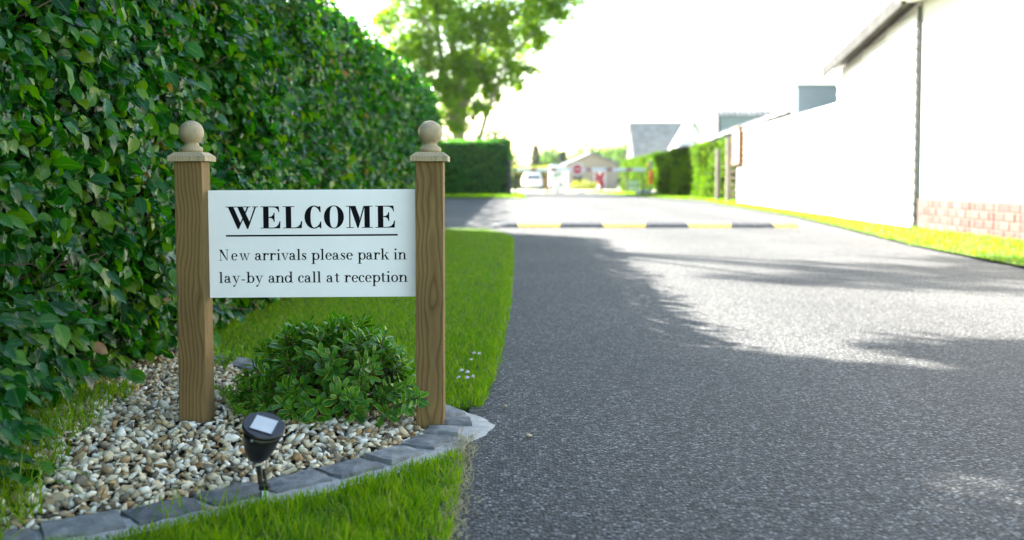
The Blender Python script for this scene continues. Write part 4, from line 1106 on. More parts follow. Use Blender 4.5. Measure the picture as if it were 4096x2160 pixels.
def speed_bump(name, loc, label, segs, depth, h, rz=0.0, end=0.16):
    root = thing(name, loc, label, 'speed bump', None, rz)
    x = 0.0
    k = 9
    prof = [(depth * i / k, h * math.sin(math.pi * i / k) ** 0.75) for i in range(k + 1)]
    for i, (w, m_) in enumerate(segs):
        b = MB()
        b.prism(prof, x + 0.004, x + w - 0.004, 'x')
        if m_ == 'rubber':                        # moulded ribs on the black sections
            for q in np.arange(x + 0.05, x + w - 0.06, 0.075):
                b.prism([(depth * 0.12, h * 0.50), (depth * 0.45, h * 1.0), (depth * 0.45, h * 1.10), (depth * 0.12, h * 0.62)], q, q + 0.03, 'x')
        b.build('segment', M['bumpblack' if m_ == 'rubber' else m_], root, smooth=False); x += w
    for s, x0, m_ in ((-1, 0, segs[0][1]), (1, x, segs[-1][1])):      # rounded ends
        vv, ff = [], []
        for a in range(7):
            q = a / 6 * math.pi / 2; vv += [(x0 + s * (0.004 + end * math.sin(q)), depth / 2 + (p[0] - depth / 2) * math.cos(q), p[1] * math.cos(q)) for p in prof]
        m = len(prof)
        for a in range(6):
            for j in range(m - 1): ff.append((a * m + j, a * m + j + 1, (a + 1) * m + j + 1, (a + 1) * m + j))
        MB().add(vv, ff).build('end_cap', M['bumpblack' if m_ == 'rubber' else m_], root)
    return root


speed_bump('speed_bump', (-0.12, 14.0, 0), 'yellow and black striped speed bump lying across the near road', [(0.20, 'rubber'), (0.60, 'yellow'), (0.60, 'rubber'), (0.60, 'yellow'), (0.60, 'rubber'), (0.60, 'yellow'), (0.60, 'rubber'), (0.22, 'yellow')], 0.38, 0.075, R(-0.4))
speed_bump('speed_bump', (1.9, 60, g(60)), 'farther yellow and black speed bump beyond the barrier', [(0.7, 'yellow'), (0.55, 'rubber'), (0.8, 'yellow'), (0.5, 'rubber'), (0.35, 'yellow')], 0.4, 0.07)


# ------------------------------------------------------------------ vehicles
def rear_car(name, loc, label, w, h, l_, rz=0.0):
    root = thing(name, loc, label, 'car', None, rz)
    secs = []                                      # cross sections (z -> half width) lofted over height, rear at -y
    rings = [(0.28, 0.47, 0.0, 1.0), (0.55, 0.50, 0.0, 1.0), (0.85, 0.50, 0.02, 0.99), (1.02, 0.485, 0.05, 0.95), (h - 0.28, 0.43, 0.12, 0.80), (h - 0.06, 0.385, 0.18, 0.72), (h, 0.34, 0.26, 0.66)]
    vv, ff = [], []; k = 20
    for z, hw, yr, yf in rings:
        for i in range(k):
            t = 2 * math.pi * i / k; c, s = math.cos(t), math.sin(t)
            e = 0.35
            x = w * hw * math.copysign(abs(c) ** e, c)
            y0, y1 = l_ * yr * 0.5, l_ * (yf if z > 1.03 else 1.0)
            y = (y0 + y1) / 2 + (y1 - y0) / 2 * math.copysign(abs(s) ** e, s)
            vv.append((x, y, z))
    n_ = len(rings)
    for a in range(n_ - 1):
        for i in range(k): ff.append((a * k + i, a * k + (i + 1) % k, (a + 1) * k + (i + 1) % k, (a + 1) * k + i))
    ff += [tuple(range(k))[::-1], tuple(range((n_ - 1) * k, n_ * k))]
    MB().add(vv, ff).build('body', M['carwhite'], root, smooth=True)
    sy = l_ * 0.5
    MB().add([(-w * .36, sy * 0.055, 1.06), (w * .36, sy * 0.055, 1.06), (w * .31, sy * 0.125, h - .26), (-w * .31, sy * 0.125, h - .26), (-w * .36, sy * .12, 1.06), (w * .36, sy * .12, 1.06), (w * .31, sy * .2, h - .26), (-w * .31, sy * .2, h - .26)],
             [(0, 1, 2, 3), (7, 6, 5, 4), (0, 4, 5, 1), (1, 5, 6, 2), (2, 6, 7, 3), (3, 7, 4, 0)]).build('rear_window', M['glass'], root)
    for s in (-1, 1):
        MB().box(s * w * .49 - 0.07, -0.025, 0.78, s * w * .49 + 0.0, 0.12, 1.0).build('tail_light', M['signred'], root)
        for y in (0.18, 0.80):
            wh = MB().lathe([(0.20, -0.11), (0.32, -0.11), (0.33, -0.08), (0.33, 0.08), (0.32, 0.11), (0.20, 0.11)], 20).build('wheel', M['rubber'], root)
            wh.matrix_local = Matrix.Translation((s * (w * .5 - 0.12), l_ * y, 0.33)) @ Matrix.Rotation(R(90), 4, 'Y')
    MB().box(-w * .46, -0.05, 0.36, w * .46, 0.05, 0.56).build('bumper', M['carwhite'], root, 0.02)
    MB().box(-0.26, -0.062, 0.60, 0.26, -0.005, 0.71).build('number_plate', M['white'], root)
    return root


rear_car('parked_car', (2.02, 94, g(94)), 'white hatchback seen from behind, parked past the barrier', 1.85, 1.62, 4.3, R(3))
vn = thing('parked_van', (5.0, 104, g(104)), 'tall white van parked behind the white pillar', 'van')
MB().prism([(0.0, 0.3), (0.0, 2.35), (0.15, 2.55), (3.9, 2.55), (4.5, 1.4), (5.2, 1.2), (5.2, 0.3)], -1.0, 1.0, 'x').build('body', M['carwhite'], vn, 0.06)
MB().box(-0.45, -0.02, 1.45, 0.45, -0.004, 1.75).build('rear_window', M['greysign'], vn)
MB().box(-0.95, -0.04, 0.32, 0.95, -0.005, 0.62).build('bumper', M['rubber'], vn)
for x in (-0.85, 0.85):
    for y in (0.9, 4.3):
        MB().lathe([(0.2, -0.12), (0.35, -0.12), (0.35, 0.12), (0.2, 0.12)], 18).build('wheel', M['rubber'], vn).matrix_local = Matrix.Translation((x, y, 0.35)) @ Matrix.Rotation(R(90), 4, 'Y')

# ------------------------------------------------------------------ the welcome sign
PY = 2.70                                        # front plane of the posts
sign = thing('welcome_sign', (-0.55, PY + 0.0375, 0.0), 'white WELCOME sign board between two timber posts with ball finials', 'sign')


def sign_post(x, z0, lean, ball):
    po = MB().box(-0.0375, -0.0375, z0 - 0.1, 0.0375, 0.0375, 0.730).build('post', M['post'], sign, 0.0025)
    po.location = (x, 0, 0); po.rotation_euler = (0, lean, 0)
    me = MB().prism([(-0.051, -0.051), (0.051, -0.051), (0.051, 0.051), (-0.051, 0.051)], 0.7305, 0.7440)
    me.add([(-0.051, -0.051, 0.7441), (0.051, -0.051, 0.7441), (0.051, 0.051, 0.7441), (-0.051, 0.051, 0.7441), (-0.036, -0.036, 0.7560), (0.036, -0.036, 0.7560), (0.036, 0.036, 0.7560), (-0.036, 0.036, 0.7560)],
           [(0, 3, 2, 1), (4, 5, 6, 7), (0, 1, 5, 4), (1, 2, 6, 5), (2, 3, 7, 6), (3, 0, 4, 7)])
    me.build('post_cap', M['cap'], po, 0.0012)
    prof = [(0.0295, 0.7562), (0.0300, 0.7655), (0.0280, 0.7690), (0.0205, 0.7735), (0.0185, 0.7775)]
    cz, r_ = 0.8090, 0.0335
    for k in range(15):
        a = -0.98 + k * (math.pi / 2 + 0.975) / 14
        prof.append((max(r_ * math.cos(a), 0.0004), cz + r_ * math.sin(a)))
    MB().lathe(prof, 40).build('finial', M[ball], po, smooth=True)
    return po


sign_post(-0.869 + 0.55, 0.022, R(-0.45), 'ball')
sign_post(-0.224 + 0.55, 0.0, R(0.05), 'ball_end')
BS = 0.0002235                                   # metres per lettering unit
BW = 0.5690
board = MB().box(0, 0, 0, BW, 0.006, 0.2957).build('board', M['sign'], sign, 0.0008)
board.location = (-0.8325 + 0.55, 0.006, 0.3560); board.rotation_euler = (0, R(-0.36), 0)


class Ink:
    """flat lettering cut from black vinyl, built in lettering units on the board face"""
    def __init__(self): self.v, self.f, self.k = [], [], 0
    def put(self, pts, fs):
        n = len(self.v); y = -0.00030 - 0.00002 * (self.k % 12); self.k += 1
        for x, yy in pts: self.v.append(((x + 15) * BS, y, (1262 - yy) * BS))
        self.f += [tuple(i + n for i in f) for f in fs]
    def poly(self, pts): self.put(pts, [tuple(range(len(pts)))])
    def strip(self, L, Rr): self.put(list(L) + list(Rr), [(i, i + 1, len(L) + i + 1, len(L) + i) for i in range(len(L) - 1)])
    def build(self, name):
        me = bpy.data.meshes.new(name); me.from_pydata(self.v, [], self.f)
        return link(name, me, board, M['ink'])


T0, B0 = 139, 410                                # cap line and baseline of the heading
ink = Ink()
def rct(x0, y0, x1, y1): ink.poly([(x0, y0), (x1, y0), (x1, y1), (x0, y1)])
# W
rct(200, T0, 505, T0 + 9); rct(525, T0, 598, T0 + 9)
ink.poly([(228, 147), (296, 147), (378, 338), (358, 414), (343, 414)]); ink.poly([(344, 414), (360, 414), (481, 147), (461, 147)])
ink.poly([(345, 147), (411, 147), (491, 326), (473, 414), (458, 414)]); ink.poly([(459, 414), (474, 414), (573, 147), (552, 147)])
def letter_e(o):
    rct(660 + o, T0, 727 + o, B0); rct(628 + o, T0, 661 + o, T0 + 9); rct(628 + o, B0 - 9, 661 + o, B0)
    ink.poly([(726 + o, 139), (853 + o, 139), (859 + o, 210), (848 + o, 210), (840 + o, 182), (820 + o, 161), (792 + o, 151), (726 + o, 149)])
    ink.poly([(726 + o, 410), (866 + o, 410), (871 + o, 322), (860 + o, 322), (846 + o, 362), (822 + o, 388), (788 + o, 399), (726 + o, 400)])
    ink.poly([(726 + o, 269), (758 + o, 264), (780 + o, 246), (789 + o, 217), (800 + o, 217), (800 + o, 328), (789 + o, 328), (780 + o, 298), (760 + o, 283), (726 + o, 279)])
letter_e(0); letter_e(1408)
# L
rct(902, T0, 1045, T0 + 9); rct(937, T0, 1004, B0); rct(903, B0 - 9, 938, B0)
ink.poly([(1003, 410), (1133, 410), (1138, 320), (1127, 320), (1112, 364), (1086, 390), (1050, 400), (1003, 401)])
def ell(cx, cy, rx, ry, a0, a1, k=40, p=1.0):
    out = []
    for i in range(k + 1):
        a = math.radians(a0 + (a1 - a0) * i / k); c, s = math.cos(a), math.sin(a)
        out.append((cx + rx * math.copysign(abs(c) ** p, c), cy - ry * math.copysign(abs(s) ** p, s)))
    return out
# C
ink.strip(ell(1284, 274, 117, 142, 52, 308), ell(1296, 274, 54, 131, 52, 308, 40, 0.8))
ink.poly([(1290, 143), (1334, 150), (1351, 139), (1364, 139), (1367, 214), (1355, 214), (1340, 182), (1318, 158), (1290, 147)])
ink.poly([(1290, 401), (1318, 392), (1346, 364), (1361, 328), (1373, 328), (1373, 412), (1360, 412), (1340, 392), (1318, 402), (1290, 406)])
# O
ink.strip(ell(1528, 274, 123, 142, 0, 360, 56), ell(1528, 274, 49, 132, 0, 360, 56, 0.75))
# M
rct(1678, T0, 1797, T0 + 9); rct(1892, T0, 2004, T0 + 9); rct(1716, T0 + 8, 1731, B0); rct(1682, B0 - 9, 1772, B0); rct(1870, B0 - 9, 2006, B0)
ink.poly([(1728, 147), (1797, 147), (1846, 285), (1829, 411), (1815, 411)]); ink.poly([(1815, 411), (1830, 411), (1906, 150), (1889, 150)]); rct(1903, T0 + 8, 1969, B0 - 8)
ink.build('heading')
ink = Ink(); rct(197, 488, 2310, 509); ink.build('underline')


class Pen:
    """lower-case letters drawn with a vertical-stress pen, baseline 0, x-height 89, y up"""
    def __init__(self, ink_, x, base, sx): self.i, self.x, self.b, self.s = ink_, x, base, sx
    def P(self, p): return (self.x + p[0] * self.s, self.b - p[1])
    def poly(self, *pts): self.i.poly([self.P(p) for p in pts])
    def rect(self, x0, y0, x1, y1): self.poly((x0, y0), (x1, y0), (x1, y1), (x0, y1))
    def dot(self, x, y, r_): self.i.poly([(self.x + x * self.s + r_ * math.cos(t * math.pi / 8), self.b - y - r_ * math.sin(t * math.pi / 8)) for t in range(16)])
    def stroke(self, pts, w):
        L, Q = [], []
        for k, p in enumerate(pts):
            a, b_ = pts[max(k - 1, 0)], pts[min(k + 1, len(pts) - 1)]
            dx, dy = b_[0] - a[0], b_[1] - a[1]; d = math.hypot(dx, dy) or 1
            L.append(self.P((p[0] - dy / d * w[k] / 2, p[1] + dx / d * w[k] / 2))); Q.append(self.P((p[0] + dy / d * w[k] / 2, p[1] - dx / d * w[k] / 2)))
        self.i.strip(L, Q)
    def bowl(self, cx, cy, rx, ry, a0, a1, stem=22, hair=7):
        k = 28; pts, w = [], []
        for j in range(k + 1):
            a = math.radians(a0 + (a1 - a0) * j / k); pts.append((cx + rx * math.cos(a), cy + ry * math.sin(a))); w.append(hair + (stem - hair) * abs(math.cos(a)) ** 1.5)
        self.stroke(pts, w)
    def foot(self, x, y=0): self.rect(x - 15, y, x + 37, y + 6)
    def stem(self, x, y0, y1): self.rect(x, y0, x + 22, y1); self.poly((x - 15, y1 - 2), (x - 15, y1 - 7), (x, y1 - 11), (x, y1 - 1))


ADV = dict(o=92, c=82, e=86, a=96, n=124, r=92, i=62, l=62, p=110, b=108, d=114, s=74, t=66, v=104, w=146, y=102, k=112, N=142)
ADV['-'] = 62


def draw(p, ch):
    if ch == 'o': p.bowl(45, 44, 34, 41, 0, 360)
    elif ch == 'c': p.bowl(44, 44, 32, 41, 50, 318); p.dot(64, 68, 10)
    elif ch == 'e': p.bowl(44, 44, 32, 41, 8, 318); p.rect(22, 46, 80, 52)
    elif ch == 'a':
        p.bowl(33, 25, 21, 22, 40, 330, 20); p.dot(20, 67, 10); p.bowl(38, 58, 24, 27, 0, 165, 20); p.rect(52, 8, 73, 60); p.stroke([(64, 14), (70, 5), (80, 4), (90, 12)], [14, 10, 7, 5]); p.stroke([(34, 48), (44, 51), (54, 54)], [6, 6, 6])
    elif ch == 'n': p.stem(16, 4, 88); p.foot(16); p.bowl(65, 56, 27, 29, 0, 165); p.rect(81, 4, 103, 58); p.foot(81)
    elif ch == 'r': p.stem(16, 4, 88); p.foot(16); p.bowl(60, 56, 24, 29, 55, 168); p.dot(74, 74, 12)
    elif ch == 'i': p.stem(18, 4, 88); p.foot(18); p.dot(29, 124, 12)
    elif ch == 'l': p.stem(18, 4, 137); p.foot(18)
    elif ch == 'p': p.stem(16, -46, 88); p.foot(16, -50); p.bowl(62, 44, 33, 41, -150, 150)
    elif ch == 'b': p.stem(16, 6, 137); p.bowl(60, 44, 33, 41, -150, 150); p.rect(1, 0, 30, 7)
    elif ch == 'd': p.bowl(45, 44, 33, 41, 30, 330); p.stem(72, 4, 137); p.rect(90, 0, 109, 6)
    elif ch == 's':
        p.stroke([(58, 64), (52, 78), (38, 85), (20, 78), (16, 64), (26, 54), (42, 43), (56, 31), (57, 16), (44, 4), (26, 4), (12, 22)], [6, 6, 7, 11, 17, 21, 23, 20, 14, 8, 7, 6]); p.rect(56, 62, 62, 86); p.rect(8, 2, 14, 28)
    elif ch == 't': p.rect(18, 12, 39, 112); p.rect(2, 81, 58, 88); p.stroke([(29, 16), (36, 5), (46, 4), (60, 16)], [20, 13, 8, 5])
    elif ch in 'vy':
        p.rect(0, 82, 44, 88); p.rect(66, 82, 102, 88)
        if ch == 'v': p.poly((9, 84), (33, 84), (56, 0), (47, 0)); p.poly((48, 0), (55, 0), (88, 84), (80, 84))
        else: p.poly((9, 84), (33, 84), (58, 12), (48, 0)); p.stroke([(84, 84), (52, 4), (40, -26), (28, -42)], [7, 7, 7, 6]); p.dot(22, -38, 12)
    elif ch == 'w':
        p.rect(0, 82, 42, 88); p.rect(110, 82, 146, 88); p.rect(56, 82, 84, 88)
        p.poly((8, 84), (30, 84), (52, 0), (43, 0)); p.poly((44, 0), (51, 0), (78, 80), (71, 80)); p.poly((60, 84), (82, 84), (103, 0), (94, 0)); p.poly((95, 0), (102, 0), (132, 84), (125, 84))
    elif ch == 'k':
        p.stem(16, 4, 137); p.foot(16); p.stroke([(36, 36), (84, 84)], [7, 7]); p.poly((50, 54), (64, 66), (104, 0), (78, 0)); p.rect(66, 82, 102, 88); p.rect(70, 0, 114, 6)
    elif ch == 'N':
        p.rect(18, 4, 25, 132); p.rect(108, 0, 115, 132); p.rect(0, 0, 46, 6); p.rect(90, 129, 136, 135); p.poly((2, 135), (40, 135), (115, 0), (106, 0)); 
    elif ch == '-': p.rect(8, 30, 52, 43)


for words, base in (([('New', 108, 483), ('arrivals', 548, 1183), ('please', 1243, 1748), ('park', 1812, 2195), ('in', 2255, 2412)], 802),
                    ([('lay-by', 100, 640), ('and', 710, 1012), ('call', 1075, 1360), ('at', 1425, 1583), ('reception', 1645, 2425)], 1080)):
    ink = Ink()
    for w_, x0, x1 in words:
        nat = sum(ADV[c] for c in w_) - 8; gap = 8.0
        sc_ = 0.96 if w_ != 'New' else 0.9
        tr = ((x1 - x0) - nat * sc_) / max(len(w_) - 1, 1)
        if tr < -6: sc_ = (x1 - x0) / nat; tr = 0
        x = x0
        for c in w_:
            draw(Pen(ink, x, base, sc_), c); x += ADV[c] * sc_ + tr
    ink.build('text_line')

# ------------------------------------------------------------------ solar spotlight
sl = thing('solar_spotlight', (-0.523, 2.085, 0.0), 'black solar spotlight on a ground spike in front of the gravel bed', 'garden light')
hd_m = Matrix.Translation((0.0, 0.0, 0.162)) @ Matrix.Rotation(R(17), 4, 'Y') @ Matrix.Rotation(R(21), 4, 'X')
cup = MB().lathe([(0.0075, -0.091), (0.017, -0.085), (0.0270, -0.069), (0.0345, -0.047), (0.0385, -0.023), (0.0395, -0.006)], 40).build('head', M['black'], sl, smooth=True); cup.matrix_local = hd_m
lid = MB().lathe([(0.0400, -0.0055), (0.0445, -0.003), (0.0445, 0.003), (0.0430, 0.0052)], 44).build('lid', M['black'], sl, smooth=False); lid.matrix_local = hd_m
fr_ = MB()
for a in ((-0.0260, -0.0265, -0.0235, 0.0265), (0.0235, -0.0265, 0.0260, 0.0265), (-0.0234, -0.0265, 0.0234, -0.0242), (-0.0234, 0.0242, 0.0234, 0.0265)):
    fr_.box(a[0], a[1], 0.0053, a[2], a[3], 0.0071)
fr_.build('panel_frame', M['rubber'], lid)
MB().box(-0.0233, -0.024, 0.0054, 0.0233, 0.024, 0.0063).build('solar_panel', M['panel'], lid)
MB().lathe([(0.003, 0), (0.0025, 0.002)], 12).build('screw', M['greysign'], cup).matrix_local = Matrix.Translation((-0.010, -0.0385, -0.012)) @ Matrix.Rotation(R(90), 4, 'X')
MB().tube([(-0.012, 0, 0.077), (-0.010, 0, 0.062), (-0.008, 0, 0.040)], [0.006, 0.005, 0.006], 10).build('bracket', M['black'], sl)
MB().tube([(0.000, -0.004, 0.072), (0.003, -0.004, 0.05), (0.003, -0.004, 0.038)], [0.004, 0.0035, 0.005], 8).build('bracket', M['black'], sl)
MB().box(-0.010, -0.009, 0.028, 0.011, 0.009, 0.040).build('socket', M['black'], sl, 0.002)
MB().box(-0.004, -0.007, 0.006, 0.010, -0.0055, 0.0275).build('tag', M['paper'], sl)
MB().add([(-0.007, -0.005, 0.0278), (0.007, -0.005, 0.0278), (0.007, 0.007, 0.0278), (-0.007, 0.007, 0.0278), (-0.005, -0.003, -0.08), (0.003, -0.003, -0.08), (0.003, 0.004, -0.08), (-0.005, 0.004, -0.08)],
         [(0, 1, 2, 3), (7, 6, 5, 4), (0, 4, 5, 1), (1, 5, 6, 2), (2, 6, 7, 3), (3, 7, 4, 0)]).build('spike', M['black'], sl)

# ------------------------------------------------------------------ stone edging and gravel
edging = thing('stone_edging', (-0.2, 2.75, 0), 'curved edging of dark slate setts bedded in pale mortar round the gravel', 'edging')
eo = np.array([-0.2, 2.75, 0])
path = np.array(BED_FRONT + BED_CORNER + BED_BACK)
seg = np.linalg.norm(np.diff(path, axis=0), axis=1); cum = np.concatenate([[0], np.cumsum(seg)]); LT = cum[-1]


def along(s):
    p = np.array([np.interp(s, cum, path[:, 0]), np.interp(s, cum, path[:, 1])])
    q = np.array([np.interp(min(s + 0.06, LT), cum, path[:, 0]), np.interp(min(s + 0.06, LT), cum, path[:, 1])]) - np.array([np.interp(max(s - 0.06, 0), cum, path[:, 0]), np.interp(max(s - 0.06, 0), cum, path[:, 1])])
    q /= np.linalg.norm(q); return p, q, np.array([q[1], -q[0]])      # point, tangent, outward normal


vv, ff = [], []
ns = 150
SC = cum[len(BED_FRONT)]
for i in range(ns + 1):
    s = LT * i / ns; p, q, o_ = along(s)
    wob = 0.012 * noise1(s * 17.0, 3)
    corner = math.exp(-((s - SC - 0.02) / 0.13) ** 2)
    out = 0.092 + wob + 0.028 * corner
    for d, z in ((-0.058, -0.02), (-0.054, 0.002), (0.0, 0.0075), (0.054, 0.0065 + 0.1 * wob), (out * 0.82, 0.005), (out, -0.006)):
        r2 = RNG.normal(0, 0.0016)
        vv.append((p[0] + o_[0] * d - eo[0], p[1] + o_[1] * d - eo[1], z + r2))
for i in range(ns):
    for j in range(5): ff.append((i * 6 + j, (i + 1) * 6 + j, (i + 1) * 6 + j + 1, i * 6 + j + 1))
MB().add(vv, ff).build('mortar_bed', M['mortar'], edging, smooth=True)
s = 0.02; k = 0
while s < LT - 0.05:
    ln = RNG.uniform(0.112, 0.150); ln = min(ln, LT - s - 0.01)
    if SC - 0.12 < s < SC + 0.1: ln = 0.085
    p, q, o_ = along(s + ln / 2)
    w0, w1 = RNG.uniform(0.044, 0.050), RNG.uniform(0.044, 0.053)
    bm = bmesh.new(); nx, ny = 5, 4; grid = {}
    for a in range(nx):
        for c in range(ny):
            u = (a / (nx - 1) - 0.5) * ln; v = -w0 + (w0 + w1) * c / (ny - 1)
            rim = (a in (0, nx - 1)) or (c in (0, ny - 1)); crn = (a in (0, nx - 1)) and (c in (0, ny - 1))
            j = RNG.normal(0, 0.0022 if rim else 0.001, 2)
            f_ = 0.965 if crn else 1
            grid[a, c] = bm.verts.new((u * f_ + j[0], v * f_ + j[1], 0.0165 + RNG.normal(0, 0.0011) - (0.003 if rim else 0)))
    lowv = {}
    for a in range(nx):
        for c in range(ny):
            if a in (0, nx - 1) or c in (0, ny - 1):
                t_ = grid[a, c].co; lowv[a, c] = bm.verts.new((t_.x * 1.06, t_.y * 1.06, -0.006))
    for a in range(nx - 1):
        for c in range(ny - 1): bm.faces.new((grid[a, c], grid[a + 1, c], grid[a + 1, c + 1], grid[a, c + 1]))
    for a in range(nx - 1):
        bm.faces.new((grid[a + 1, 0], grid[a, 0], lowv[a, 0], lowv[a + 1, 0])); bm.faces.new((grid[a, ny - 1], grid[a + 1, ny - 1], lowv[a + 1, ny - 1], lowv[a, ny - 1]))
    for c in range(ny - 1):
        bm.faces.new((grid[0, c], grid[0, c + 1], lowv[0, c + 1], lowv[0, c])); bm.faces.new((grid[nx - 1, c + 1], grid[nx - 1, c], lowv[nx - 1, c], lowv[nx - 1, c + 1]))
    me = bpy.data.meshes.new('sett'); bm.to_mesh(me); bm.free()
    o = link('sett', me, edging, M['slate']); o.location = (p[0] - eo[0], p[1] - eo[1], RNG.uniform(-0.002, 0.003))
    o.rotation_euler = (RNG.normal(0, 0.02), RNG.normal(0, 0.02), math.atan2(q[1], q[0]) + RNG.normal(0, 0.03))
    s += ln + 0.016; k += 1

gravel = thing('gravel_bed', (-0.8, 2.8, 0.0), 'bed of pale and brown flint gravel around the sign posts', 'gravel')
go = np.array([-0.8, 2.8, 0.0])
variants = []
for k in range(9):
    rg = np.random.default_rng(100 + k)
    bm = bmesh.new()
    npt = 12 if k < 7 else 26
    d = rg.normal(0, 1, (npt, 3)); d /= np.linalg.norm(d, axis=1, keepdims=True)
    d *= rg.uniform(0.82, 1.05, (npt, 1)) if k < 7 else 1
    d *= np.array([0.5, rg.uniform(0.30, 0.42), rg.uniform(0.15, 0.26)])
    for p in d: bm.verts.new(p)
    r0 = bmesh.ops.convex_hull(bm, input=bm.verts)
    bmesh.ops.delete(bm, geom=[v for v in bm.verts if not v.link_faces], context='VERTS')
    bmesh.ops.triangulate(bm, faces=bm.faces); bmesh.ops.recalc_face_normals(bm, faces=bm.faces)
    me = bpy.data.meshes.new('stone'); bm.to_mesh(me)
    V = np.array([v.co for v in bm.verts]); bm.verts.index_update(); T = np.array([[v.index for v in f.verts] for f in bm.faces]); bm.free()
    if k >= 7: me.polygons.foreach_set('use_smooth', np.ones(len(me.polygons), bool))
    me.materials.append(M['gravel']); variants.append((me, V, T))
stone_poly = [(-1.6, 1.70)] + [(x - 0.03, y + 0.045) for x, y in BED_FRONT[1:]] + [(-0.235, 2.76), (-0.235, 2.84), (-0.28, 2.90), (-0.42, 3.05), (-0.70, 3.29), (-1.03, 3.62), (-1.5, 4.05)]


def mound(x, y): return 0.016 * np.exp(-((x + 0.95) / 0.45) ** 2 - ((y - 2.75) / 0.5) ** 2) + 0.004 * np.sin(x * 15) * np.sin(y * 13)


pts = []
cell = 0.0205
for layer in range(2):
    gx = np.arange(-1.5, -0.18, cell); gy = np.arange(1.68, 4.0, cell)
    G = np.array([(a, b) for a in gx for b in gy]) + RNG.uniform(-0.4, 0.4, (len(gx) * len(gy), 2)) * cell + layer * cell / 2
    G = G[in_poly(G, stone_poly)]
    if layer == 1: G = G[RNG.random(len(G)) < 0.62]
    pts.append(np.column_stack([G, -0.001 + 0.009 * layer + mound(G[:, 0], G[:, 1]) + RNG.uniform(-0.003, 0.004, len(G))]))
pts = np.vstack(pts)
clear = (np.abs(pts[:, 0] + 0.869) > 0.05) | (np.abs(pts[:, 1] - 2.7375) > 0.05)
clear &= (np.abs(pts[:, 0] + 0.224) > 0.05) | (np.abs(pts[:, 1] - 2.7375) > 0.05)
pts = pts[clear]; n = len(pts)
size = RNG.uniform(0.017, 0.033, n) * np.where(RNG.random(n) < 0.12, 1.35, 1.0)
rot = RNG.uniform(0, 2 * np.pi, n); tilt = RNG.normal(0, 0.45, (n, 2)); var = RNG.integers(0, 9, n); rnd = RNG.random(n) * 0.999
infr = (pts[:, 2] > 0.004) & (pts[:, 1] < 2.75) & (pts[:, 0] > -0.52 * pts[:, 1])
score = np.where(infr, size / pts[:, 1], 0); single = set(np.argsort(-score)[:300].tolist())
AV, AT, AR = [], [], []; off = 0
for i in range(n):
    ca, sa = math.cos(rot[i]), math.sin(rot[i])
    Rm = np.array([[ca, -sa, 0], [sa, ca, 0], [0, 0, 1]]) @ np.array([[1, 0, tilt[i, 0]], [0, 1, tilt[i, 1]], [-tilt[i, 0], -tilt[i, 1], 1]])
    me, V, T = variants[var[i]]
    if i in single:
        o = bpy.data.objects.new('stone', me); COL.objects.link(o); o.parent = gravel
        Rm = Rm * size[i]; l_ = pts[i] - go
        o.matrix_local = Matrix(((*Rm[0], l_[0]), (*Rm[1], l_[1]), (*Rm[2], l_[2]), (0, 0, 0, 1)))
    else:
        AV.append((V @ Rm.T) * size[i] + pts[i] - go); AT.append(T + off); AR.append(np.full(len(V), rnd[i])); off += len(V)
link('loose_stones', np_mesh('loose_stones', np.vstack(AV), np.vstack(AT), np.concatenate(AR)), gravel, M['gravel'], 'stuff')

# ------------------------------------------------------------------ variegated shrub under the board
shrub = thing('variegated_shrub', (-0.545, 2.96, 0.0), 'low rounded shrub with yellow-edged green leaves under the sign board', 'shrub')
TVh, TTh, TUh = leaf_template([(0.18, 0.10), (0.42, 0.18), (0.68, 0.20), (0.88, 0.13)], 0.16, 0.30, 0.0)
rg = np.random.default_rng(77)
LP, Lt, Ln, Ls, Lw = [], [], [], [], []
st = MB()


def stem_with_leaves(b0, tip, nodes, ls):
    b0, tip = np.array(b0, float), np.array(tip, float)
    mid = b0 * 0.45 + tip * 0.55 + rg.normal(0, 0.012, 3) + [0, 0, -0.015]
    st.tube([b0, mid, tip], [0.0032, 0.0026, 0.0014], 5, False)
    ax = (tip - mid) / np.linalg.norm(tip - mid)
    a = np.cross(ax, [0.2, 0.3, 0.9]); a /= np.linalg.norm(a); b_ = np.cross(ax, a); ph = rg.uniform(0, 3)
    for k in range(nodes):
        f = k / nodes; p = tip - ax * (f * 0.062) if f < 0.9 else mid
        for s_ in (0, math.pi):
            an = ph + (k % 2) * math.pi / 2 + s_ + rg.normal(0, 0.25)
            o_ = a * math.cos(an) + b_ * math.sin(an)
            sp = 0.55 + 0.9 * f
            t = ax * (1.0 - 0.45 * f) * 0.8 + o_ * sp + rg.normal(0, 0.10, 3)
            LP.append(p + o_ * 0.002); Lt.append(t); Ln.append(ax * sp - o_ * 0.5 + rg.normal(0, 0.15, 3)); Ls.append(ls * rg.uniform(0.8, 1.2) * (0.62 + 0.45 * min(1, f * 2.2))); Lw.append(rg.uniform(0.85, 1.1))


for k in range(104):
    az = rg.uniform(0, 2 * math.pi); el = math.asin(rg.uniform(0.02, 1.0))
    rx = rg.uniform(0.84, 1.05)
    tip = (math.cos(az) * math.cos(el) ** 0.75 * 0.255 * rx, math.sin(az) * math.cos(el) ** 0.75 * 0.22 * rx, 0.045 + 0.205 * math.sin(el) * rx)
    stem_with_leaves((rg.normal(0, 0.03), rg.normal(0, 0.03), 0.0), tip, 6, 0.044)
for k in range(40):
    az = rg.uniform(0, 2 * math.pi); q = rg.uniform(0.3, 0.8)
    stem_with_leaves((rg.normal(0, 0.03), rg.normal(0, 0.03), 0.0), (math.cos(az) * 0.2 * q, math.sin(az) * 0.18 * q, rg.uniform(0.06, 0.17)), 5, 0.040)
for k in range(26):
    az = rg.uniform(-2.9, -0.25)
    stem_with_leaves((rg.normal(0, 0.03), -0.05, 0.0), (math.cos(az) * 0.27, math.sin(az) * 0.27, rg.uniform(0.03, 0.10)), 6, 0.042)
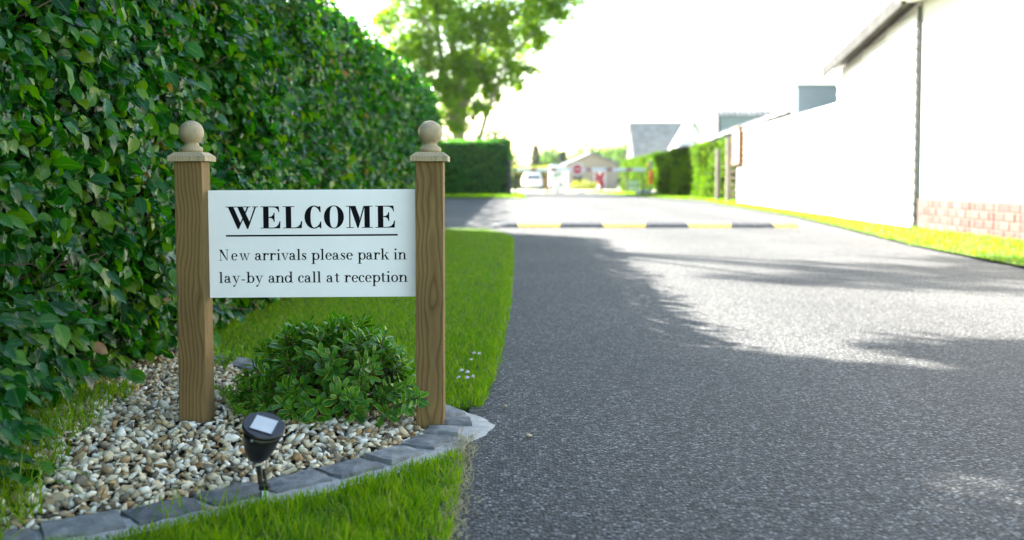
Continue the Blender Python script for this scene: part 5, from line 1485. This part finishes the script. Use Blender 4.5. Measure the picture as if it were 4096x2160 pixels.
for k in range(20):
    az = rg.uniform(0, 6.28); q = rg.uniform(0.0, 0.19)
    stem_with_leaves((rg.normal(0, 0.03), rg.normal(0, 0.03), 0.0), (math.cos(az) * q, math.sin(az) * q, rg.uniform(0.205, 0.245)), 6, 0.048)
for tip in ((0.30, -0.33, 0.105), (0.265, -0.30, 0.075), (0.22, -0.26, 0.05)): stem_with_leaves((0.05, -0.05, 0.01), tip, 6, 0.040)
st.build('stems', M['twig'], shrub, kind='stuff')
LP, Lt, Ln, Ls, Lw = map(np.array, (LP, Lt, Ln, Ls, Lw))
LP[:, 2] = np.maximum(LP[:, 2], 0.012)
front = np.argsort(LP[:, 1] - 0.6 * LP[:, 2])[:300]
rest = np.setdiff1d(np.arange(len(LP)), front)
V, T, r_, uv = instance_np(TVh, TTh, TUh, LP[rest], Lt[rest], Ln[rest], Ls[rest], Lw[rest], rg.random(len(rest)) * 0.999)
link('foliage', np_mesh('foliage', V, T, r_, uv, True), shrub, M['hebe'], 'stuff')
hm = np_mesh('shrub_leaf', TVh, TTh, np.zeros(len(TVh)), TUh, True); hm.materials.append(M['hebe'])
for i in front: leaf_object(hm, LP[i], Lt[i], Ln[i], Ls[i], Lw[i], shrub)


# ------------------------------------------------------------------ weeds, clover, tussocks, small finds
def weed(loc, label, r, h, n, seed):
    rg = np.random.default_rng(seed); root = thing('weed', loc, label, 'weed', 'ferny weeds round the shrub')
    b = MB(); P_, t_, n_ = [], [], []
    for k in range(n):
        a = rg.uniform(0, 6.28); q = rg.uniform(0.3, 1); tip = np.array([math.cos(a) * r * q, math.sin(a) * r * q, h * rg.uniform(0.45, 1)])
        b.tube([(0, 0, 0), tip * [0.4, 0.4, 0.6], tip], [0.0015, 0.0012, 0.0007], 4, False)
        for j in range(9):
            f = rg.uniform(0.45, 1.02); P_.append(tip * f * [1, 1, 1]); t_.append(rg.normal(0, 1, 3) + [0, 0, 0.3]); n_.append(rg.normal(0, 0.6, 3) + [0, 0, 1])
    V, T, r_, uv = instance_np(TVh, TTh, TUh, np.array(P_), np.array(t_), np.array(n_), rg.uniform(0.010, 0.020, len(P_)), rg.uniform(0.9, 1.5, len(P_)), rg.random(len(P_)) * 0.999)
    b.build('stem', M['weed'], root); link('leaves', np_mesh('leaves', V, T, r_, uv), root, M['weed'], 'stuff')


weed((-0.335, 3.02, 0.01), 'yellow-green ferny weed right of the shrub against the right post', 0.07, 0.15, 22, 81)
weed((-0.80, 2.88, 0.02), 'low ferny weed on the gravel just right of the left post', 0.09, 0.08, 20, 82)
weed((-0.73, 2.74, 0.02), 'sprawling green weed at the left foot of the shrub', 0.09, 0.06, 22, 83)
weed((-1.0, 3.45, 0.02), 'ferny weed by the hedge foot behind the left post', 0.08, 0.09, 16, 84)
clv = thing('clover_patch', (-0.165, 3.17, 0.012), 'pale pink and white clover flowers in the lawn edge by the right post', 'flowers')
for k in range(9):
    rg = np.random.default_rng(90 + k)
    x, y = (rg.normal(0, 0.022), rg.normal(0, 0.05)) if k < 6 else (rg.uniform(-0.03, 0.05), rg.uniform(0.1, 0.5)); h = rg.uniform(0.035, 0.055)
    f_ = MB()
    f_.tube([(x, y, 0), (x, y, h)], [0.0008, 0.0008], 4, False)
    f_.build('stalk', M['weed'], clv)
    d = rg.normal(0, 1, (26, 3)); d /= np.linalg.norm(d, axis=1, keepdims=True); d[:, 2] = np.abs(d[:, 2]) - 0.25
    V, T, r_, uv = instance_np(TVh, TTh, TUh, np.tile([x, y, h], (26, 1)), d, rg.normal(0, 1, (26, 3)), rg.uniform(0.006, 0.009, 26), np.full(26, 1.0), rg.random(26) * 0.999)
    link('flower_head', np_mesh('flower_head', V, T, r_, uv), clv, M['petal'])
# rank grass along the foot of the hedge, by the gravel
P = np.column_stack([RNG.uniform(-1.42, -0.86, 11000), RNG.uniform(1.7, 3.2, 11000)])
lim = np.interp(P[:, 1], [1.7, 2.0, 2.4, 2.8, 3.2], [-0.88, -0.98, -1.08, -1.15, -1.19]) + 0.035 * noise1(P[:, 1] * 11, 2)
P = P[(P[:, 0] < lim) & (RNG.random(len(P)) < 0.42)]
hh = 0.05 + 0.05 * RNG.random(len(P)) * (0.5 + 0.5 * np.sin(P[:, 1] * 13))
tag(blades('hedge_foot_grass', P, 0.01, hh, None, 0.0034, 0.55), 'long dark grass at the hedge foot beside the gravel', 'grass', kind='stuff')
P = np.column_stack([RNG.normal(-0.56, 0.09, 70), RNG.normal(2.00, 0.03, 70)])
tag(blades('spotlight_grass', P, 0.01, np.full(len(P), 0.050), None, 0.0032, 0.5), 'taller grass blades standing round the solar spotlight spike', 'grass', kind='stuff')
# broad grass blades lying over gravel
for k, (x, y, a, l2, lab) in enumerate(((-1.02, 1.99, 0.55, 0.16, 'broad green grass blade lying over the gravel at lower left'), (-0.98, 1.97, -0.12, 0.13, 'yellowish grass blade lying flat on the gravel edge'))):
    b = MB(); d = Vector((math.cos(a), math.sin(a), 0)); q = Vector((-d.y, d.x, 0)); vv = []
    for i in range(7):
        f = i / 6; c_ = Vector((x, y, 0.035 + 0.05 * math.sin(f * 2.6))) + d * l2 * f; w_ = 0.005 * (1 - f ** 2) + 0.0004
        vv += [c_ - q * w_, c_ + Vector((0, 0, -0.0015)), c_ + q * w_]
    b.add(vv, [f_ for i in range(6) for f_ in ((3 * i, 3 * i + 1, 3 * i + 4, 3 * i + 3), (3 * i + 1, 3 * i + 2, 3 * i + 5, 3 * i + 4))])
    tag(b.build('grass_blade', M['weed'], None, smooth=True), lab, 'grass')
# pebbles lying loose on the grass and tarmac
for k, (x, y, s_, lab) in enumerate(((-0.60, 1.955, 0.024, 'tan pebble lying in the grass below the solar spotlight'), (0.045, 2.62, 0.020, 'small pale flint lying on the tarmac near the grass'), (-0.02, 2.96, 0.016, 'tiny white stone on the tarmac beyond the stone edging'))):
    o = link('pebble', variants[6 + k % 3][0]); o.location = (x, y, 0.03 if k == 0 else 0.006); o.scale = (s_, s_, s_); o.rotation_euler = (0.2, 0.1, k)
    tag(o, lab, 'pebble')

# ------------------------------------------------------------------ summer haze
hz = MB().box(-320, -40, -4.0, 320, 420, 24).build('haze', None)
hz_m = bpy.data.materials.new('haze'); hz_m.use_nodes = True
_t = hz_m.node_tree; _t.nodes.remove(_t.nodes['Principled BSDF'])
_v = _t.nodes.new('ShaderNodeVolumePrincipled'); _v.inputs['Color'].default_value = (0.96, 0.98, 1.0, 1); _v.inputs['Density'].default_value = 0.00007; _v.inputs['Anisotropy'].default_value = 0.3
_t.links.new(_v.outputs[0], _t.nodes['Material Output'].inputs['Volume'])
hz.data.materials.append(hz_m); tag(hz, 'thin bright summer haze over the whole place', 'haze', kind='stuff')
